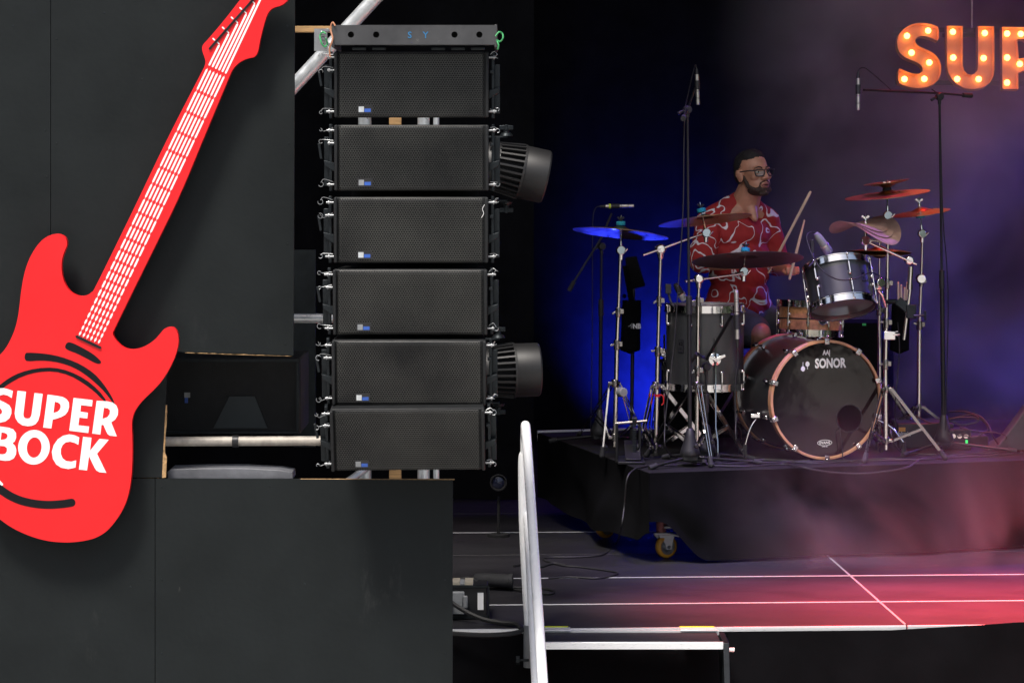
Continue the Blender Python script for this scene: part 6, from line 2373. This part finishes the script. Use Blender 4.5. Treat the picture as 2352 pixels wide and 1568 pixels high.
# hair, beard, face details
hr_ = MB()
hr_.ball((0, 0.038, -0.033), (0.0775, 0.087, 0.087), HM, 28, 20)
hr_.ball((0, 0.075, -0.008), (0.068, 0.052, 0.070), HM, 28, 20)
hr_.ball((0, 0.000, -0.046), (0.0745, 0.076, 0.074), HM, 28, 20)
remeshed(hr_, "hair", M['hair'], man, 0.004, 2, lambda p: 0.0030 * mnoise.noise((p.x * 110, p.y * 110, p.z * 110)))
bd_ = MB()
bd_.ball((0, -0.088, 0.030), (0.060, 0.031, 0.060), HM, 24, 16)
bd_.ball((0, -0.110, 0.062), (0.034, 0.015, 0.026), HM, 20, 14)
for s_ in (-1, 1):
    bd_.capsule(H(s_ * 0.069, -0.012, 0.000), H(s_ * 0.063, -0.066, 0.024), 0.009, 0.013)
    bd_.capsule(H(s_ * 0.063, -0.066, 0.024), H(s_ * 0.040, -0.094, 0.066), 0.013, 0.012)
    bd_.capsule(H(s_ * 0.005, -0.047, 0.0955), H(s_ * 0.028, -0.056, 0.083), 0.0042, 0.0042)
    bd_.capsule(H(s_ * 0.028, -0.056, 0.083), H(s_ * 0.034, -0.086, 0.074), 0.0042, 0.006)
remeshed(bd_, "beard", M['beard'], man, 0.0035, 2, lambda p: 0.0015 * mnoise.noise((p.x * 140, p.y * 140, p.z * 140)))
mb = MB()
for k, (yy, w) in enumerate(((-0.0625, .021), (-0.0775, .020))):
    mb.path([H(-w, -0.0695, 0.084), H(-w * .5, yy, 0.094), H(0, yy - .001, 0.0965), H(w * .5, yy, 0.094), H(w, -0.0695, 0.084)], 0.0048, 8, 4)
mb.build("lips", M['lip'], man)
mb = MB()
mb.ball((0, -0.0698, 0.0905), (0.014, 0.0032, 0.006), HM, 12, 8)
mb.build("mouth", M['iris'], man)
for s_ in (-1, 1):
    mb = MB()
    mb.ball((s_ * 0.032, 0.0, 0.0735), (0.0135, 0.0065, 0.0095), HM, 16, 12)
    e_ = mb.build("eye", M['eye'], man)
    mb = MB()
    mb.ball((s_ * 0.0325, 0.0005, 0.0800), (0.0055, 0.0055, 0.0042), HM, 12, 8)
    mb.build("iris", M['iris'], e_)
    mb = MB()
    mb.path([H(s_ * 0.012, 0.020, 0.0875), H(s_ * 0.030, 0.026, 0.0855), H(s_ * 0.050, 0.020, 0.072)], 0.0036, 6, 5)
    mb.build("eyebrow", M['hair'], man)
gl = thing("eyeglasses", "dark rectangular glasses on the drummer's face", "glasses", H(0, 0, 0.1))
for s_ in (-1, 1):
    cx_ = s_ * 0.034
    pts = [(cx_ - s_ * 0.026, 0.013), (cx_ + s_ * 0.027, 0.014), (cx_ + s_ * 0.025, -0.012), (cx_ + s_ * 0.018, -0.021), (cx_ - s_ * 0.016, -0.021), (cx_ - s_ * 0.024, -0.012)]
    f3 = lambda q, dz=0: H(q[0], q[1] - .002, 0.1000 - 0.9 * max(0, abs(q[0]) - .02) ** 1.0 * .35 + dz)
    mb = MB()
    mb.path([f3(p) for p in chaikin(pts, 1)], 0.0036, 8, closed=True)
    mb.build("rim", M['blackp'], gl)
    mb = MB()
    mb.prism([chaikin(pts, 1)], lambda q: f3(q, -.0005), (HM.to_3x3() @ V((0, 0, -1))) * 0.0008)
    mb.build("lens", M['glass'], gl, flat=True)
    mb = MB()
    mb.path([f3((s_ * 0.061, 0.010)), H(s_ * 0.080, 0.010, 0.070), H(s_ * 0.085, 0.010, 0.0), H(s_ * 0.086, 0.002, -0.022)], 0.0036, 8)
    mb.build("temple_arm", M['blackp'], gl)
mb = MB()
mb.path([H(-0.009, 0.008, 0.1015), H(0, 0.011, 0.104), H(0.009, 0.008, 0.1015)], 0.0027, 8, 3)
mb.build("bridge", M['blackp'], gl)


def drumstick(label, p0, p1):
    p0, p1 = V(p0), V(p1)
    L = (p1 - p0).length
    mb = MB()
    mb.lathe([(0.0001, -0.002), (0.006, 0), (0.0078, 0.01), (0.0078, L * .72), (0.0045, L * .955), (0.0034, L * .962), (0.0052, L * .98), (0.0042, L * .995), (0.0001, L)], frame(p0, p1 - p0), 12)
    mb.build("drumstick", M['stick'], label=label, cat="drumstick", group="sticks in the drummer's hands", ang=60)


drumstick("long pale drumstick raised high in the drummer's hand", stR1 + (stR0 - stR1) * 0.0, stR0)
drumstick("shorter looking drumstick with its tip up in the visible hand", stL0, stL1)

# ================================================================== LIT MARQUEE LETTERS
DS = 16.4
mz = lambda z: (1881.6 + z[0] * .2, z[1] * .2)
tiltM = Matrix.Rotation(R(-11), 4, 'X') @ Matrix.Rotation(R(3), 4, 'Z')
sgn_c = W(2160, 130, DS)


def mq(q, dep=0.0):
    p = W(q[0], q[1], DS) - sgn_c
    p.y += dep
    return sgn_c + tiltM @ p


LM = {
    'S': ([[(1383, 308), (1340, 285), (1270, 265), (1180, 258), (1100, 268), (1030, 295), (965, 345), (920, 400), (900, 455), (897, 520), (910, 580), (940, 632), (985, 665), (1040, 690), (1100, 712), (1150, 740), (1180, 775), (1186, 810), (1172, 840), (1140, 858), (1090, 862), (1020, 845), (950, 815), (903, 792), (893, 962), (960, 995), (1040, 1018), (1120, 1025), (1200, 1018), (1280, 990), (1340, 945), (1380, 885), (1396, 810), (1394, 740), (1370, 680), (1325, 625), (1270, 590), (1200, 560), (1140, 535), (1108, 500), (1102, 465), (1115, 435), (1150, 412), (1200, 408), (1260, 420), (1320, 442), (1380, 470)]],
          [(1270, 335), (1022, 400), (1070, 598), (1272, 712), (1208, 905), (978, 910)]),
    'U': ([[(1476, 285), (1665, 285), (1660, 500), (1650, 760), (1665, 815), (1695, 848), (1740, 860), (1785, 845), (1815, 805), (1825, 750), (1838, 285), (2030, 285), (2025, 550), (2015, 800), (2000, 880), (1960, 950), (1900, 1000), (1830, 1025), (1740, 1033), (1650, 1020), (1570, 975), (1510, 910), (1475, 840), (1462, 760), (1470, 500)]],
          [(1558, 345), (1930, 355), (1552, 650), (1905, 652), (1590, 902), (1838, 900)]),
    'P': ([[(2120, 290), (2400, 290), (2500, 320), (2560, 400), (2570, 560), (2530, 690), (2450, 770), (2350, 810), (2292, 835), (2285, 1025), (2098, 1025), (2110, 600)], [(2290, 435), (2380, 432), (2430, 480), (2430, 590), (2390, 650), (2300, 668)]],
          [(2190, 358), (2180, 642), (2168, 938), (2325, 715), (2350, 360), (2480, 450), (2470, 630)]),
    'E': ([[(2640, 290), (3010, 290), (3010, 450), (2820, 450), (2820, 580), (2980, 580), (2980, 720), (2820, 720), (2820, 870), (3010, 870), (3010, 1025), (2640, 1025)]],
          [(2730, 360), (2730, 650), (2730, 940), (2920, 370), (2900, 650), (2920, 945)]),
}
for ch, (polys, bulbs) in LM.items():
    o = thing("marquee_letter", "orange light bulb letter " + ch + {"S": " beginning the hanging sign", "U": " second in the hanging sign", "P": " cut off by the right edge of the picture", "E": " of the hanging sign, past the letter P"}[ch], "sign letter", mq(mz(polys[0][0])), "lit letters of the hanging sign")
    pw = [chaikin([mz(p) for p in q], 1) if ch == 'S' else [mz(p) for p in q] for q in polys]
    mb = MB()
    mb.prism(pw, lambda q: mq(q, 0.055), tiltM.to_3x3() @ V((0, 0.004, 0)))
    mb.build("back_plate", M['letter'], o, flat=True)
    # returns: thin walls standing round the outline
    for q in pw:
        n = len(q)
        vs, fs = [], []
        cen = [V(p) for p in q]
        ins = []
        for i in range(n):
            t = (cen[(i + 1) % n] - cen[i - 1]).normalized()
            ins.append(tuple(cen[i] + V((-t.y, t.x)) * 0.9))
        for lay, dep in ((q, 0.0), (q, 0.06), (ins, 0.06), (ins, 0.0)):
            vs += [mq(p, dep) for p in lay]
        for i in range(n):
            j = (i + 1) % n
            for a, b in ((0, 1), (1, 2), (2, 3), (3, 0)):
                fs.append((a * n + i, a * n + j, b * n + j, b * n + i))
        mb = MB()
        mb.add(vs, fs)
        mb.build("return_edge", M['letter'], o, flat=True)
    for bz in bulbs:
        mb = MB()
        c = mq(mz(bz), 0.028)
        mb.ball(c, 0.019, n=16, m=12)
        mb.build("bulb", M['bulb'], o)
    mb = MB()
    cx_ = sum(p[0] for p in pw[0]) / len(pw[0])
    p = mq((cx_, 70), 0.105)
    mb.box(p, (0.3, 0.015, 0.025))
    mb.build("mounting_bar", M['blackm'], o)
mb = MB()
mb.tube(mq(mz((1795, 280)), 0.062), V((mq(mz((1795, 280)), .06).x, 16.5, 6.83)), 0.006)
mb.build("hanging_rod", M['galv_dirty'], label="thin steel rod holding the lit letters from the roof above the letter U", cat="rod")
for yy in (60, 185):
    mb = MB()
    a, b = mq((2060, yy), 0.085), mq((2560, yy), 0.085)
    mb.bar(a, b, 0.03, 0.012, (0, 1, 0))
    mb.build("sign_bar", M['blackm'], label="upper dark bar joining the lit letters" if yy < 100 else "lower dark bar joining the lit letters", cat="bar")

# ================================================================== STAGE LAMPS (outside the frame, they colour the stage)


def stage_lamp(label, loc, target, colr, power, angle, lens, blend=0.6, size=0.08, hang=None):
    o = thing("stage_lamp", label, "stage light", loc, "coloured stage lamps")
    loc, target = V(loc), V(target)
    d = (target - loc).normalized()
    T = frame(loc, d)
    mb = MB()
    mb.lathe([(0.0001, -0.26), (0.06, -0.25), (0.085, -0.14), (0.095, 0.0), (0.088, 0.0), (0.082, -0.03)], T, 24)
    mb.build("housing", M['lightcan'], o)
    mb = MB()
    mb.lathe([(0.0001, -0.035), (0.084, -0.03)], T, 24)
    mb.build("lens", lens, o)
    mb = MB()
    if hang:
        mb.tube(loc - d * 0.12, V((loc.x, loc.y, hang)) - d * 0.1, 0.012)
    else:
        mb.box(loc - d * 0.12 + V((0, 0, -.06)), (0.2, 0.2, 0.02))
    mb.build("bracket", M['steel'], o)
    l = bpy.data.lights.new("stage_lamp_light", 'SPOT')
    l.energy = power
    l.color = colr
    l.spot_size = R(angle)
    l.spot_blend = blend
    l.shadow_soft_size = size
    lo = bpy.data.objects.new("stage_lamp_light", l)
    lo.parent = o
    lo.location = d * 0.02
    lo.rotation_euler = d.to_track_quat('-Z', 'Y').to_euler()
    col.objects.link(lo)
    return o


BL, RD = (0.012, 0.03, 1.0), (1.0, 0.05, 0.035)
stage_lamp("blue flood on the deck close to the back drape", (1.16, 17.98, 0.12), (1.16, 18.6, 0.50), BL, 1300, 104, M['lens_blue'], 1.0)
stage_lamp("blue floor lamp behind the drums shining up at the cymbals", (0.80, 15.4, 0.16), (0.62, 13.6, 1.66), BL, 500, 24, M['lens_blue'])
stage_lamp("violet blue lamp high at the back on the right", (5.7, 17.0, 3.0), (4.3, 16.0, 1.7), (0.09, 0.05, 1.0), 1300, 56, M['lens_blue'], 0.9, hang=6.8)
stage_lamp("magenta lamp at the top right over the smoke", (4.6, 16.6, 5.6), (3.6, 16.2, 2.0), (0.8, 0.04, 0.65), 220, 80, M['lens_red'], 1.0, hang=6.8)
for lx, pw_, nm_, an_ in ((3.0, 16000, "at the far end", 28), (2.2, 11500, "above the seam", 27), (1.5, 6500, "near the steps", 24)):
    stage_lamp("red lamp high over the front of the stage " + nm_, (lx, 11.40, 5.4), (lx - 0.06, 11.70, 0.0), RD, pw_, an_, M['lens_red'], 1.0, size=0.2, hang=6.8)
stage_lamp("violet lamp high over the riser front", (1.5, 12.5, 5.4), (1.75, 12.75, 0.3), (0.35, 0.12, 1.0), 1100, 40, M['lens_blue'], 1.0, hang=6.8)
stage_lamp("red lamp high over the drums shining down on the cymbals", (2.7, 14.4, 5.5), (2.2, 13.8, 1.5), RD, 800, 24, M['lens_red'], 0.8, hang=6.8)

# ================================================================== STAGE SMOKE


def smoke(label, lo, hi, dens, scale, thr, soft, fades, colr=(0.93, 0.92, 0.96), step=0.7):
    lo, hi = V(lo), V(hi)
    mb = MB()
    mb.box((lo + hi) / 2, hi - lo)
    m = bpy.data.materials.new("smoke")
    m.use_nodes = True
    t = m.node_tree
    t.nodes.clear()
    out = nd(t, "ShaderNodeOutputMaterial")
    pv = nd(t, "ShaderNodeVolumePrincipled")
    pv.inputs["Color"].default_value = (*colr, 1)
    pv.inputs["Anisotropy"].default_value = 0.0
    t.links.new(pv.outputs[0], out.inputs["Volume"])
    tc = nd(t, "ShaderNodeTexCoord")
    nz = nd(t, "ShaderNodeTexNoise")
    nz.inputs["Scale"].default_value = scale
    nz.inputs["Detail"].default_value = 3.0
    nz.inputs["Roughness"].default_value = 0.55
    nz.inputs["Distortion"].default_value = 0.6
    t.links.new(tc.outputs["Object"], nz.inputs["Vector"])
    mr = nd(t, "ShaderNodeMapRange")
    mr.inputs["From Min"].default_value = thr
    mr.inputs["From Max"].default_value = thr + soft
    t.links.new(nz.outputs["Fac"], mr.inputs[0])
    cur = mr.outputs[0]
    sp = nd(t, "ShaderNodeSeparateXYZ")
    t.links.new(tc.outputs["Generated"], sp.inputs[0])
    for ax, a, b in fades:            # smooth fall-off towards every face of the box
        f = nd(t, "ShaderNodeMapRange", interpolation_type='SMOOTHSTEP')
        f.inputs["From Min"].default_value = a
        f.inputs["From Max"].default_value = b
        t.links.new(sp.outputs[ax], f.inputs[0])
        mu = nd(t, "ShaderNodeMath", operation='MULTIPLY')
        t.links.new(cur, mu.inputs[0])
        t.links.new(f.outputs[0], mu.inputs[1])
        cur = mu.outputs[0]
    mu = nd(t, "ShaderNodeMath", operation='MULTIPLY')
    t.links.new(cur, mu.inputs[0])
    mu.inputs[1].default_value = dens
    t.links.new(mu.outputs[0], pv.inputs["Density"])
    m.cycles.volume_step_rate = step if hasattr(m.cycles, "volume_step_rate") else 1.0
    o = mb.build("smoke", m, kind="stuff", label=label, cat="smoke", flat=True)
    return o


smoke("thin purple stage smoke drifting behind the drummer and the letters", (0.9, 14.95, 0.2), (6.2, 18.3, 5.0), 0.62, 0.95, 0.42, 0.34, [(0, 0.05, 0.30), (0, 1.0, 0.85), (1, 0.0, 0.2), (1, 1.0, 0.8), (2, 0.0, 0.12), (2, 1.0, 0.7)])
smoke("wisps of smoke in front of the riser skirt", (0.9, 12.3, 0.02), (3.3, 12.92, 0.95), 0.42, 1.6, 0.36, 0.42, [(0, 0.0, 0.26), (0, 1.0, 0.75), (1, 0.0, 0.3), (1, 1.0, 0.75), (2, 0.0, 0.05), (2, 1.0, 0.3)])
